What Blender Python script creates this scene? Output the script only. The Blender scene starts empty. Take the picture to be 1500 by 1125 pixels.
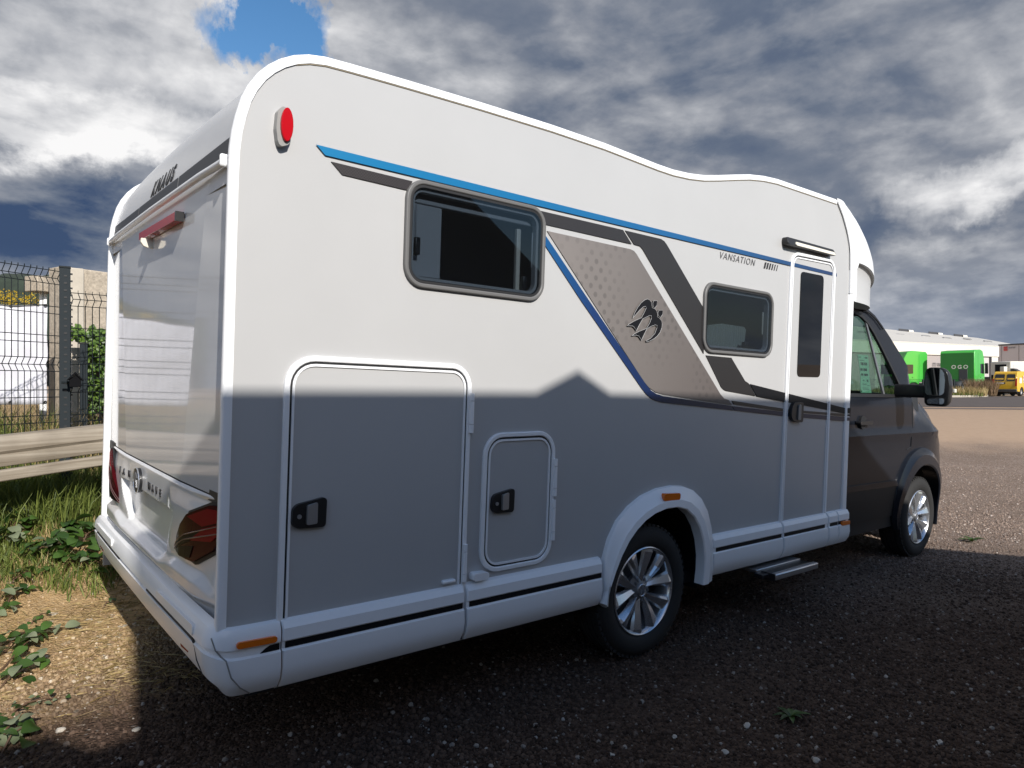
import bpy, bmesh, math, random
import numpy as np
from mathutils import Vector, Matrix, noise as mnoise

random.seed(7)
rng = np.random.default_rng(7)
scene = bpy.context.scene
COL = scene.collection
R = math.radians

# ------------------------------------------------------------------ camera
CAM = Vector((-0.7269, -2.4003, 1.4056))
YAW = 0.88988
FWD = Vector((math.cos(YAW), math.sin(YAW), 0)); RGT = Vector((math.sin(YAW), -math.cos(YAW), 0))
cam_data = bpy.data.cameras.new('camera')
cam = bpy.data.objects.new('camera', cam_data); COL.objects.link(cam)
cam.matrix_world = Matrix.Translation(CAM) @ Matrix((( RGT.x, 0, -FWD.x, 0), (RGT.y, 0, -FWD.y, 0), (0, 1, 0, 0), (0, 0, 0, 1)))
cam_data.sensor_width = 36; cam_data.lens = 36 * 1025.25 / 1500
cam_data.clip_start = 0.05; cam_data.clip_end = 3000
scene.camera = cam
scene.view_settings.view_transform = 'Standard'
scene.view_settings.look = 'None'
scene.view_settings.exposure = 0.25
scene.view_settings.gamma = 1
scene.view_settings.use_curve_mapping = False

# ------------------------------------------------------------------ sun
SUN = Vector((-0.150, -0.8647, 0.4794)).normalized()          # towards the sun
sd = bpy.data.lights.new('sun', 'SUN'); sd.energy = 4.5; sd.angle = R(0.53); sd.color = (1.0, 0.955, 0.893)
so = bpy.data.objects.new('sun', sd); COL.objects.link(so)
so.rotation_euler = SUN.to_track_quat('Z', 'Y').to_euler(); so.location = (0, -20, 30)

# ------------------------------------------------------------------ sky: Nishita above a layer of broken cloud
world = bpy.data.worlds.new('World'); scene.world = world; world.use_nodes = True
nt = world.node_tree; nt.nodes.clear()
def N(tree, t, **kw):
    n = tree.nodes.new(t)
    for k, v in kw.items():
        if k == 'inp':
            for i, val in v.items(): n.inputs[i].default_value = val
        else: setattr(n, k, v)
    return n
def L(tree, a, b): tree.links.new(a, b)
def mth(tree, op, a, b=None, c=None, clamp=False):
    n = tree.nodes.new('ShaderNodeMath'); n.operation = op; n.use_clamp = clamp
    for i, v in enumerate((a, b, c)):
        if v is None: continue
        if isinstance(v, (int, float)): n.inputs[i].default_value = v
        else: tree.links.new(v, n.inputs[i])
    return n.outputs[0]
def ramp(tree, fac, stops, interp='LINEAR'):
    n = tree.nodes.new('ShaderNodeValToRGB'); n.color_ramp.interpolation = interp
    e = n.color_ramp.elements
    while len(e) < len(stops): e.new(0.5)
    for i, (p, c) in enumerate(stops):
        e[i].position = p; e[i].color = (c, c, c, 1) if isinstance(c, (int, float)) else (*c, 1)
    if fac is not None: tree.links.new(fac, n.inputs[0])
    return n.outputs[0]
def mixc(tree, fac, a, b, mode='MIX'):
    n = tree.nodes.new('ShaderNodeMix'); n.data_type = 'RGBA'; n.blend_type = mode
    for i, v in ((0, fac), (6, a), (7, b)):
        if isinstance(v, (int, float)): n.inputs[i].default_value = v
        elif isinstance(v, tuple): n.inputs[i].default_value = (*v, 1)
        else: tree.links.new(v, n.inputs[i])
    return n.outputs[2]
def noise(tree, vec, scale, detail=4, rough=0.5, dist=0.0, out=0):
    n = N(tree, 'ShaderNodeTexNoise', inp={'Scale': scale, 'Detail': detail, 'Roughness': rough, 'Distortion': dist})
    if vec is not None: tree.links.new(vec, n.inputs['Vector'])
    return n.outputs[out]
def vmath(tree, op, a, b=None, s=None):
    n = tree.nodes.new('ShaderNodeVectorMath'); n.operation = op
    for i, v in enumerate((a, b)):
        if v is None: continue
        if isinstance(v, (tuple, Vector)): n.inputs[i].default_value = tuple(v)
        else: tree.links.new(v, n.inputs[i])
    if s is not None: n.inputs['Scale'].default_value = s
    return n.outputs['Value'] if op in ('DOT_PRODUCT', 'LENGTH', 'DISTANCE') else n.outputs[0]

def sky_dir(px, py):       # direction of a cloud as seen from the camera's place
    return (FWD + RGT * ((px - 750) / 1025.0) + Vector((0, 0, 1)) * ((562.5 - py) / 1025.0)).normalized()

def build_sky():
    t = nt
    sky = N(t, 'ShaderNodeTexSky', sky_type='NISHITA', sun_disc=False)
    sky.air_density = 1.0; sky.dust_density = 0.6; sky.sun_elevation = math.asin(SUN.z); sky.sun_rotation = math.atan2(SUN.x, SUN.y)
    bg1 = N(t, 'ShaderNodeBackground', inp={'Strength': 0.12}); hs = N(t, 'ShaderNodeHueSaturation', inp={'Saturation': 1.3}); L(t, sky.outputs[0], hs.inputs['Color']); L(t, hs.outputs[0], bg1.inputs[0])
    tc = N(t, 'ShaderNodeTexCoord'); d = tc.outputs['Generated']
    sep = N(t, 'ShaderNodeSeparateXYZ'); L(t, d, sep.inputs[0])
    zz = mth(t, 'MAXIMUM', sep.outputs[2], 0.0)
    den = mth(t, 'ADD', zz, 0.33)
    comb = N(t, 'ShaderNodeCombineXYZ')
    L(t, mth(t, 'DIVIDE', sep.outputs[0], den), comb.inputs[0]); L(t, mth(t, 'DIVIDE', sep.outputs[1], den), comb.inputs[1])
    L(t, mth(t, 'MULTIPLY', sep.outputs[2], 1.5), comb.inputs[2])
    p = comb.outputs[0]
    lit = (SUN.x * 0.13, SUN.y * 0.13, 0.10)             # a step towards the sun: gives the puffs lit flanks and dark bases
    def field(scale, detail, rough, dist, step):
        a = noise(t, p, scale, detail, rough, dist); b_ = noise(t, vmath(t, 'ADD', p, vmath(t, 'SCALE', lit, None, step)), scale, detail, rough, dist)
        return a, mth(t, 'SUBTRACT', a, b_)
    big = noise(t, p, 0.90, 3, 0.5, 0.25)
    mid, mid_l = field(1.95, 8, 0.55, 0.22, 0.95)
    fine, fine_l = field(5.2, 6, 0.54, 0.2, 0.42)
    # warped direction for the individual cloud banks
    wn = noise(t, d, 3.6, 8, 0.62, 0.3, out=1)
    wv = vmath(t, 'SUBTRACT', wn, (0.5, 0.5, 0.5))
    dw = vmath(t, 'ADD', d, vmath(t, 'SCALE', wv, None, 0.30))
    def bank(px, py, rx, ry, fall=1.0):                 # soft elongated bank round a direction
        c = sky_dir(px, py); s_ = Vector((c.y, -c.x, 0)).normalized(); u_ = s_.cross(c)
        a = mth(t, 'DIVIDE', vmath(t, 'DOT_PRODUCT', dw, s_), rx); b = mth(t, 'DIVIDE', vmath(t, 'DOT_PRODUCT', dw, u_), ry)
        q = mth(t, 'ADD', mth(t, 'MULTIPLY', a, a), mth(t, 'MULTIPLY', b, b))
        front = mth(t, 'GREATER_THAN', vmath(t, 'DOT_PRODUCT', dw, c), 0.0)
        return mth(t, 'MULTIPLY', mth(t, 'SUBTRACT', 1.0, mth(t, 'MULTIPLY', q, fall), clamp=True), front)
    b = mth(t, 'MULTIPLY_ADD', big, 0.40, 0.255)
    b = mth(t, 'ADD', b, mth(t, 'MULTIPLY_ADD', mid, 0.72, -0.36))
    calm = ramp(t, sep.outputs[2], [(0.02, 0.25), (0.22, 1.0)])
    b = mth(t, 'ADD', b, mth(t, 'MULTIPLY', mth(t, 'MULTIPLY_ADD', fine, 0.22, -0.11), calm))
    b = mth(t, 'ADD', b, mth(t, 'MULTIPLY', mid_l, 1.1))
    b = mth(t, 'ADD', b, mth(t, 'MULTIPLY', mth(t, 'MULTIPLY', fine_l, 0.75), calm))
    b = mth(t, 'MAXIMUM', b, mth(t, 'MULTIPLY_ADD', b, 0.35, 0.19))      # cloud bases never get much darker than this, save in the banks
    for (px, py, rx, ry, w) in BANKS:
        b = mth(t, 'ADD', b, mth(t, 'MULTIPLY', bank(px, py, rx, ry), w))
    # bluer and flatter towards the horizon
    col = ramp(t, b, [(0.0, (0.036, 0.062, 0.125)), (0.18, (0.105, 0.130, 0.180)), (0.36, (0.195, 0.212, 0.250)), (0.52, (0.295, 0.308, 0.338)), (0.70, (0.45, 0.456, 0.475)), (1.0, (0.72, 0.715, 0.715))])
    hz = ramp(t, sep.outputs[2], [(0.0, 1.0), (0.16, 0.0)])
    col = mixc(t, mth(t, 'MULTIPLY', hz, 0.45), col, (0.13, 0.19, 0.31))
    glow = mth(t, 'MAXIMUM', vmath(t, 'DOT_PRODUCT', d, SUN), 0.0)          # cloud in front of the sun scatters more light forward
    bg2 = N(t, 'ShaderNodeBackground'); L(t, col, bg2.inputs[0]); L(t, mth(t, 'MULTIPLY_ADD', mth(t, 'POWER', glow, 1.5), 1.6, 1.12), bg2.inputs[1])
    hole = None
    for (px, py, rx, ry, w) in HOLES:
        h = mth(t, 'MULTIPLY', bank(px, py, rx, ry), w)
        hole = h if hole is None else mth(t, 'MAXIMUM', hole, h)
    hole = mth(t, 'ADD', hole, mth(t, 'MULTIPLY_ADD', mid, -0.9, 0.40))
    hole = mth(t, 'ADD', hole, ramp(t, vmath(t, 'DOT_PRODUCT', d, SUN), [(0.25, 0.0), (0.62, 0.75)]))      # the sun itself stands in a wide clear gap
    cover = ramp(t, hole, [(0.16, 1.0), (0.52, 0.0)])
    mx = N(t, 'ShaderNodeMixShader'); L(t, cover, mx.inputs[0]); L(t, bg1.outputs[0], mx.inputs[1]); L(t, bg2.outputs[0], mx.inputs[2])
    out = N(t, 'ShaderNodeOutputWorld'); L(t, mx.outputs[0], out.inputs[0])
BANKS = [(170, 70, 0.46, 0.15, 0.22), (110, 180, 0.26, 0.055, 0.32), (140, 235, 0.24, 0.030, 0.26), (60, 335, 0.46, 0.085, -0.33),
         (20, 30, 0.14, 0.12, -0.14), (640, 130, 0.22, 0.07, 0.10), (950, 200, 0.60, 0.20, -0.12), (1180, 60, 0.40, 0.11, -0.07), (1330, 190, 0.30, 0.08, 0.07),
         (1450, 275, 0.12, 0.05, 0.38), (1500, 300, 0.05, 0.03, 0.25), (1330, 330, 0.30, 0.05, -0.10), (1380, 400, 0.30, 0.04, 0.08), (1330, 455, 0.30, 0.035, -0.06)]
HOLES = [(385, 22, 0.105, 0.045, 0.95), (420, 62, 0.06, 0.045, 0.6), (330, 2, 0.08, 0.03, 0.6)]
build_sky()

# ------------------------------------------------------------------ helpers
def mat(name, col, rough=0.5, metal=0.0, spec=0.5, coat=0.0, var=0.0, vscale=8.0, bump=0.0, bscale=60.0, emis=None):
    m = bpy.data.materials.new(name); m.use_nodes = True
    t = m.node_tree; b = t.nodes['Principled BSDF']
    b.inputs['Base Color'].default_value = (*col, 1); b.inputs['Roughness'].default_value = rough
    b.inputs['Metallic'].default_value = metal; b.inputs['Specular IOR Level'].default_value = spec
    b.inputs['Coat Weight'].default_value = coat; b.inputs['Coat Roughness'].default_value = 0.05
    if var or bump:
        tc = N(t, 'ShaderNodeTexCoord')
    if var:
        f = noise(t, tc.outputs['Object'], vscale, 6, 0.6)
        c = mixc(t, mth(t, 'MULTIPLY', ramp(t, f, [(0.3, 0.0), (0.7, 1.0)]), 1.0), tuple(max(0, x * (1 - var)) for x in col), tuple(min(1, x * (1 + var)) for x in col))
        L(t, c, b.inputs['Base Color'])
        r = mth(t, 'MULTIPLY_ADD', f, var * 0.5, rough - var * 0.25, clamp=True); L(t, r, b.inputs['Roughness'])
    if bump:
        bn = N(t, 'ShaderNodeBump', inp={'Strength': bump, 'Distance': 0.01})
        L(t, noise(t, tc.outputs['Object'], bscale, 5, 0.6), bn.inputs['Height']); L(t, bn.outputs[0], b.inputs['Normal'])
    return m
def glassy(name, tint, gloss=1.0, rough=0.02, opacity=0.0, col=(0.01, 0.011, 0.013)):
    m = bpy.data.materials.new(name); m.use_nodes = True; t = m.node_tree
    t.nodes.remove(t.nodes['Principled BSDF']); out = t.nodes['Material Output']
    tr = N(t, 'ShaderNodeBsdfTransparent'); tr.inputs[0].default_value = (*tint, 1)
    df = N(t, 'ShaderNodeBsdfDiffuse'); df.inputs[0].default_value = (*col, 1)
    m1 = N(t, 'ShaderNodeMixShader', inp={0: opacity}); L(t, tr.outputs[0], m1.inputs[1]); L(t, df.outputs[0], m1.inputs[2])
    gl = N(t, 'ShaderNodeBsdfGlossy'); gl.inputs['Roughness'].default_value = rough
    ge = N(t, 'ShaderNodeNewGeometry'); c_ = mth(t, 'ABSOLUTE', vmath(t, 'DOT_PRODUCT', ge.outputs['Normal'], ge.outputs['Incoming']))
    fr = mth(t, 'MULTIPLY_ADD', mth(t, 'POWER', mth(t, 'SUBTRACT', 1.0, c_, clamp=True), 5.0), 0.96, 0.04)      # Schlick, same from both sides
    m2 = N(t, 'ShaderNodeMixShader'); L(t, mth(t, 'MULTIPLY', fr, gloss, clamp=True), m2.inputs[0]); L(t, m1.outputs[0], m2.inputs[1]); L(t, gl.outputs[0], m2.inputs[2])
    L(t, m2.outputs[0], out.inputs[0])
    return m

def finish(name, bm, m, parent=None, smooth=35, bevel=0, label=None, cat=None, group=None, kind=None):
    me = bpy.data.meshes.new(name)
    if not isinstance(bm, bmesh.types.BMesh): me.from_pydata(*bm)
    else:
        bmesh.ops.recalc_face_normals(bm, faces=bm.faces[:])
        bm.to_mesh(me); bm.free()
    if smooth:
        me.shade_smooth(); me.set_sharp_from_angle(angle=R(smooth))
    o = bpy.data.objects.new(name, me); COL.objects.link(o)
    for mm in (m if isinstance(m, (list, tuple)) else [m]): me.materials.append(mm)
    if parent is not None: o.parent = parent
    if bevel:
        bv = o.modifiers.new('bevel', 'BEVEL'); bv.width = bevel; bv.segments = 2; bv.limit_method = 'ANGLE'; bv.angle_limit = R(40)
    tag(o, label, cat, group, kind)
    return o
def tag(o, label=None, cat=None, group=None, kind=None):
    if label: o['label'] = label
    if cat: o['category'] = cat
    if group: o['group'] = group
    if kind: o['kind'] = kind
    return o
def thing(name, label, cat, loc=(0, 0, 0), rotz=0.0, group=None):
    o = bpy.data.objects.new(name, None); COL.objects.link(o); o.empty_display_size = 0.2
    o.location = loc; o.rotation_euler = (0, 0, rotz)
    return tag(o, label, cat, group)
def B(): return bmesh.new()
def box(bm, x0, x1, y0, y1, z0, z1, rot=None, at=None):
    vs = [bm.verts.new((x, y, z)) for x in (x0, x1) for y in (y0, y1) for z in (z0, z1)]
    for f in ((0, 1, 3, 2), (4, 6, 7, 5), (0, 4, 5, 1), (2, 3, 7, 6), (0, 2, 6, 4), (1, 5, 7, 3)): bm.faces.new([vs[i] for i in f])
    if rot is not None:
        for v in vs: v.co = rot @ v.co
    if at is not None:
        for v in vs: v.co += Vector(at)
    return vs
def grid(bm, fn, nu, nv, closeu=False):
    rows = [[bm.verts.new(fn(i / nu, j / nv)) for j in range(nv + 1)] for i in range(nu if closeu else nu + 1)]
    n = len(rows)
    for i in range(nu):
        a, b = rows[i], rows[(i + 1) % n]
        for j in range(nv): bm.faces.new((a[j], b[j], b[j + 1], a[j + 1]))
    return rows
def loft(bm, rings, close=True, caps=True):
    vr = [[bm.verts.new(p) for p in r] for r in rings]
    n = len(vr[0])
    for a, b in zip(vr, vr[1:]):
        for j in range(n if close else n - 1):
            k = (j + 1) % n
            bm.faces.new((a[j], a[k], b[k], b[j]))
    if caps and close:
        bm.faces.new(vr[0][::-1]); bm.faces.new(vr[-1])
    return vr
def tube(bm, pts, r, n=8, caps=True):
    pts = [Vector(p) for p in pts]; rings = []
    up = Vector((0.123, 0.3, 0.94))
    for i, p in enumerate(pts):
        d = (pts[min(i + 1, len(pts) - 1)] - pts[max(i - 1, 0)]).normalized()
        a = d.cross(up)
        if a.length < 1e-3: a = d.cross(Vector((1, 0, 0)))
        a.normalize(); b = d.cross(a)
        rr = r[i] if isinstance(r, (list, tuple)) else r
        rings.append([p + (a * math.cos(2 * math.pi * k / n) + b * math.sin(2 * math.pi * k / n)) * rr for k in range(n)])
    loft(bm, rings, True, caps)
def lathe(bm, prof, axis_pt, n=48, flip=1):           # profile (radius, y): spun round the y axis
    rings = []
    for k in range(n):
        a = 2 * math.pi * k / n
        rings.append([Vector(axis_pt) + Vector((r * math.cos(a), y, r * math.sin(a))) for r, y in prof])
    rings.append(rings[0])
    vr = [[bm.verts.new(p) for p in r] for r in rings[:-1]]
    for i in range(n):
        a, b = vr[i], vr[(i + 1) % n]
        for j in range(len(prof) - 1):
            bm.faces.new((a[j], a[j + 1], b[j + 1], b[j]))
def rnd(pts, r, n=6):                                  # rounded polygon; r a number or a list
    out = []; m = len(pts)
    for i in range(m):
        p = Vector(pts[i]); a = Vector(pts[i - 1]) - p; b = Vector(pts[(i + 1) % m]) - p
        rr = r[i] if isinstance(r, (list, tuple)) else r
        if rr <= 0: out.append(tuple(p)); continue
        ang = a.angle(b); t = min(rr / math.tan(ang / 2), a.length * 0.49, b.length * 0.49); re = t * math.tan(ang / 2)
        an, bn = a.normalized(), b.normalized()
        c = p + (an + bn).normalized() * (re / math.sin(ang / 2))
        p0, p1 = p + an * t - c, p + bn * t - c
        sweep = math.atan2(p0.x * p1.y - p0.y * p1.x, p0.dot(p1))
        for k in range(n + 1):
            th = sweep * k / n
            out.append((c.x + p0.x * math.cos(th) - p0.y * math.sin(th), c.y + p0.x * math.sin(th) + p0.y * math.cos(th)))
    return out
def area2(p): return sum(p[i - 1][0] * p[i][1] - p[i][0] * p[i - 1][1] for i in range(len(p))) / 2
def inset(pts, d):                                     # move a closed outline inwards by d
    s = 1 if area2(pts) > 0 else -1; out = []; n = len(pts)
    for i in range(n):
        p0, p, p1 = Vector(pts[i - 1]), Vector(pts[i]), Vector(pts[(i + 1) % n])
        a = (p - p0); b = (p1 - p)
        if a.length < 1e-9: a = b
        if b.length < 1e-9: b = a
        a.normalize(); b.normalize()
        na, nb = Vector((-a.y, a.x)) * s, Vector((-b.y, b.x)) * s
        m = (na + nb)
        if m.length < 1e-6: m = na
        m.normalize(); k = d / max(0.35, m.dot(na))
        out.append((p.x + m.x * k, p.y + m.y * k))
    return out
def fill2d(outline, holes=(), cuts_a=(), cuts_b=()):
    bm = B(); ed = []
    for lp in [outline] + list(holes):
        vs = [bm.verts.new((p[0], p[1], 0)) for p in lp]
        for i in range(len(vs)): ed.append(bm.edges.new((vs[i - 1], vs[i])))
    bmesh.ops.triangle_fill(bm, use_beauty=True, use_dissolve=False, edges=ed, normal=(0, 0, 1))
    for c in cuts_a: bmesh.ops.bisect_plane(bm, geom=bm.verts[:] + bm.edges[:] + bm.faces[:], plane_co=(c, 0, 0), plane_no=(1, 0, 0))
    for c in cuts_b: bmesh.ops.bisect_plane(bm, geom=bm.verts[:] + bm.edges[:] + bm.faces[:], plane_co=(0, c, 0), plane_no=(0, 1, 0))
    return bm
def plate(outline, front, back, holes=(), cuts_a=(), cuts_b=()):
    """solid plate: 2-D outline (with holes) carried by front(a,b) and back(a,b) into space"""
    bm = fill2d(outline, holes, cuts_a, cuts_b)
    base = bm.faces[:]
    ex = bmesh.ops.extrude_face_region(bm, geom=base, use_keep_orig=True)
    top = [g for g in ex['geom'] if isinstance(g, bmesh.types.BMVert)]
    ts = set(top)
    for v in bm.verts:
        v.co = (front if v in ts else back)(v.co.x, v.co.y)
    return bm
def ring(outer, inner, front, back):
    bm = B(); n = len(outer)
    a = [bm.verts.new(front(*p)) for p in outer]; b = [bm.verts.new(front(*p)) for p in inner]
    c = [bm.verts.new(back(*p)) for p in outer]; d = [bm.verts.new(back(*p)) for p in inner]
    for i in range(n):
        j = (i + 1) % n
        bm.faces.new((a[i], a[j], b[j], b[i])); bm.faces.new((c[i], c[j], a[j], a[i])); bm.faces.new((b[i], b[j], d[j], d[i]))
    return bm
def sy(y): return lambda a, b: Vector((a, y, b))       # a point of the side wall plane at depth y
def rx(x): return lambda a, b: Vector((x, a, b))       # a point of the rear wall plane at x
def text_bm(body, size, shear=0.0, offset=0.0, extrude=0.002, space=1.0, align='LEFT'):
    cu = bpy.data.curves.new('lettering', 'FONT'); cu.body = body; cu.size = size; cu.shear = shear; cu.offset = offset
    cu.extrude = extrude; cu.space_character = space; cu.align_x = align; cu.resolution_u = 3
    ob = bpy.data.objects.new('lettering', cu); COL.objects.link(ob)
    dg = bpy.context.evaluated_depsgraph_get(); me = bpy.data.meshes.new_from_object(ob.evaluated_get(dg))
    bm = B(); bm.from_mesh(me)
    bpy.data.objects.remove(ob); bpy.data.curves.remove(cu); bpy.data.meshes.remove(me)
    return bm
def sstep(a, b, x):
    t = min(1, max(0, (x - a) / (b - a))); return t * t * (3 - 2 * t)
def lerp(a, b, t): return a + (b - a) * t
def interp(x, pts):
    if x <= pts[0][0]: return pts[0][1]
    for (x0, y0), (x1, y1) in zip(pts, pts[1:]):
        if x <= x1: return lerp(y0, y1, (x - x0) / (x1 - x0))
    return pts[-1][1]

# ------------------------------------------------------------------ terrain
PX, PY, P0 = -0.0187576, 0.0275953, 0.00179           # plane the vehicle stands on
RAIL0 = Vector((-0.452, 3.168)); RAILD = Vector((0.632, 0.235)).normalized(); RAILN = Vector((-RAILD.y, RAILD.x))
def bank_d(x, y): return (x - RAIL0.x) * RAILN.x + (y - RAIL0.y) * RAILN.y
def height(x, y):
    loc = P0 + PX * x + PY * y
    dx, dy = x - CAM.x, y - CAM.y
    dep = dx * FWD.x + dy * FWD.y; lat = dx * RGT.x + dy * RGT.y; rr = math.hypot(dx, dy)
    loc = max(-0.9, min(0.9, loc))
    h = lerp(loc, 0.50, sstep(9.5, 24, dep)) if dep > 0 else lerp(loc, 0.1, sstep(6, 30, rr))
    s = bank_d(x, y)
    bk = 0.20 * sstep(-0.95, 0.1, s) + 0.22 * sstep(0.0, 1.2, s)
    bk *= 1 - sstep(14, 30, dep)
    h += bk
    if rr < 12:
        h += (mnoise.noise(Vector((x * 1.3, y * 1.3, 3.1))) * 0.018 + mnoise.noise(Vector((x * 5, y * 5, 0.4))) * 0.006) * (1 if s > -1.2 else 0.25)
    return h
def build_ground():
    rs = list(np.arange(0.15, 7.0, 0.085)) + list(np.geomspace(7.1, 1500, 60)); na = 300
    vs = [(CAM.x, CAM.y, height(CAM.x, CAM.y))]; fs = []
    for r in rs:
        for k in range(na):
            a = 2 * math.pi * k / na; x, y = CAM.x + r * math.cos(a), CAM.y + r * math.sin(a)
            vs.append((x, y, height(x, y)))
    for k in range(na): fs.append((0, 1 + k, 1 + (k + 1) % na))
    for i in range(len(rs) - 1):
        for k in range(na):
            a, b = 1 + i * na + k, 1 + i * na + (k + 1) % na
            fs.append((a, a + na, b + na, b))
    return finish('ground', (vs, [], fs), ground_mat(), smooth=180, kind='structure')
def ground_mat():
    m = bpy.data.materials.new('gravel_ground'); m.use_nodes = True; t = m.node_tree; b = t.nodes['Principled BSDF']
    geo = N(t, 'ShaderNodeNewGeometry'); P = geo.outputs['Position']
    rel = vmath(t, 'SUBTRACT', P, tuple(CAM))
    dep = vmath(t, 'DOT_PRODUCT', rel, FWD)
    bk = vmath(t, 'DOT_PRODUCT', vmath(t, 'SUBTRACT', P, (RAIL0.x, RAIL0.y, 0)), (RAILN.x, RAILN.y, 0))
    n1 = noise(t, P, 0.9, 5, 0.6); n2 = noise(t, P, 6, 6, 0.65); n3 = noise(t, P, 45, 5, 0.7)
    vo = N(t, 'ShaderNodeTexVoronoi', inp={'Scale': 75.0}); L(t, P, vo.inputs['Vector'])
    vo2 = N(t, 'ShaderNodeTexVoronoi', inp={'Scale': 28.0}); L(t, P, vo2.inputs['Vector'])
    sepc = N(t, 'ShaderNodeSeparateColor'); L(t, vo.outputs['Color'], sepc.inputs[0])
    sep2 = N(t, 'ShaderNodeSeparateColor'); L(t, vo2.outputs['Color'], sep2.inputs[0])
    # varied chips with a few pale ones; stone darker near, paler further off
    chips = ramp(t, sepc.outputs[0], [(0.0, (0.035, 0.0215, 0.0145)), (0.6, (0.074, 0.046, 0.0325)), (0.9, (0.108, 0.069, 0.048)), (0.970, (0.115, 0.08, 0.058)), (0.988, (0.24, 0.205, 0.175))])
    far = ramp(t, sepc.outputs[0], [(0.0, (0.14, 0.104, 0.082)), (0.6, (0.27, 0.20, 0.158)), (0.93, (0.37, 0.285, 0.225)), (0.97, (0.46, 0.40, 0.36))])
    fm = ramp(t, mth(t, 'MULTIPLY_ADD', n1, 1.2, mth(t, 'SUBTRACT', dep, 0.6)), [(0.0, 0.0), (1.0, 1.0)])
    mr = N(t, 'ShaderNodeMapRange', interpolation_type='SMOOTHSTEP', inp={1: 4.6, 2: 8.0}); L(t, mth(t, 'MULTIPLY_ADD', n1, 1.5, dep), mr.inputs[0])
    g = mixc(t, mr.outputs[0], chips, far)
    g = mixc(t, ramp(t, noise(t, P, 0.55, 4, 0.65, 0.6), [(0.42, 0.0), (0.66, 0.40)]), g, (0.15, 0.105, 0.075))      # dustier patches where the stone is thin
    # compacted tan hardstanding further away
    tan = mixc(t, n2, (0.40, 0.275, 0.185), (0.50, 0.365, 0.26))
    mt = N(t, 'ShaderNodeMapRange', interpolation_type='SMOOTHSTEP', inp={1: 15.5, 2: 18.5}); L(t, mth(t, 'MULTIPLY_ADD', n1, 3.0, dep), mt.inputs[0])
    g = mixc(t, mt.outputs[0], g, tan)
    # bare earth with straw by the bank
    dirt = mixc(t, ramp(t, n2, [(0.3, 0.0), (0.7, 1.0)]), (0.25, 0.150, 0.064), (0.50, 0.325, 0.15))
    dirt = mixc(t, ramp(t, n3, [(0.35, 0.0), (0.75, 0.8)]), dirt, (0.54, 0.40, 0.23))
    dirt = mixc(t, ramp(t, sep2.outputs[1], [(0.955, 0.0), (0.97, 1.0)]), dirt, (0.55, 0.47, 0.35))
    md = N(t, 'ShaderNodeMapRange', interpolation_type='SMOOTHSTEP', inp={1: -2.45, 2: -1.25}); L(t, mth(t, 'ADD', bk, mth(t, 'MULTIPLY_ADD', n2, 0.9, mth(t, 'MULTIPLY_ADD', n1, 0.8, -0.85))), md.inputs[0])
    near = mth(t, 'LESS_THAN', dep, 40.0)
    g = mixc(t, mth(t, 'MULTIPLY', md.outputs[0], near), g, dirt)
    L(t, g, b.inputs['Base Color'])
    b.inputs['Roughness'].default_value = 0.95; b.inputs['Specular IOR Level'].default_value = 0.15
    hgt = mth(t, 'ADD', mth(t, 'MULTIPLY', vo.outputs['Distance'], -0.9), mth(t, 'MULTIPLY', n3, 0.8))
    bp = N(t, 'ShaderNodeBump', inp={'Strength': 0.9, 'Distance': 0.012}); L(t, hgt, bp.inputs['Height']); L(t, bp.outputs[0], b.inputs['Normal'])
    return m
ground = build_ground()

def pt(px, dep, z):                                    # place at a given distance in front of the viewer's stand
    lat = (px - 750) / 1025.25 * dep
    return Vector((CAM.x + FWD.x * dep + RGT.x * lat, CAM.y + FWD.y * dep + RGT.y * lat, z))
def zt(py, dep): return CAM.z + (562.5 - py) / 1025.25 * dep

# ------------------------------------------------------------------ materials of the motorhome
M = {}
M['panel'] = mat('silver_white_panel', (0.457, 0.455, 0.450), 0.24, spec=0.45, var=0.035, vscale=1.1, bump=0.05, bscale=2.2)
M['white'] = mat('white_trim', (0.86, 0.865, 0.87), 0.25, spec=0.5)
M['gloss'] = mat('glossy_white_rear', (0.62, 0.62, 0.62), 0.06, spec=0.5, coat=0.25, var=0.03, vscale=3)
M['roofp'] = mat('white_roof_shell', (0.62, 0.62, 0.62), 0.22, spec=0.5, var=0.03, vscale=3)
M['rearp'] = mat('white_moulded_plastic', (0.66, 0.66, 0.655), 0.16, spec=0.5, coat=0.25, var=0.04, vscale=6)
M['gasket'] = mat('black_rubber', (0.012, 0.012, 0.013), 0.6)
M['black'] = mat('black_plastic', (0.014, 0.014, 0.015), 0.35)
M['trimgrey'] = mat('grey_window_frame', (0.135, 0.132, 0.128), 0.45)
M['silver'] = mat('satin_silver', (0.45, 0.46, 0.47), 0.3, metal=0.7)
M['alu'] = mat('aluminium', (0.55, 0.55, 0.56), 0.33, metal=0.85)
M['red'] = mat('red_lens', (0.42, 0.006, 0.012), 0.12, spec=0.2)
M['darkred'] = mat('dark_red_lens', (0.050, 0.003, 0.005), 0.25, spec=0.05)
M['midred'] = mat('deep_red_lens', (0.20, 0.006, 0.010), 0.25, spec=0.06)
M['smoke'] = mat('smoked_lens', (0.014, 0.008, 0.008), 0.3, spec=0.04)
M['amber'] = mat('amber_lens', (0.72, 0.16, 0.01), 0.15, coat=0.6)
M['cream'] = mat('cream_plastic', (0.72, 0.68, 0.58), 0.35)
M['cab'] = mat('dark_grey_metallic_paint', (0.0105, 0.0125, 0.0175), 0.22, metal=0.0, spec=0.14, coat=0.06)
M['cladding'] = mat('black_cladding', (0.012, 0.012, 0.013), 0.55, spec=0.3)
M['tyre'] = mat('tyre_rubber', (0.018, 0.017, 0.016), 0.8, bump=0.2, bscale=90)
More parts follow.
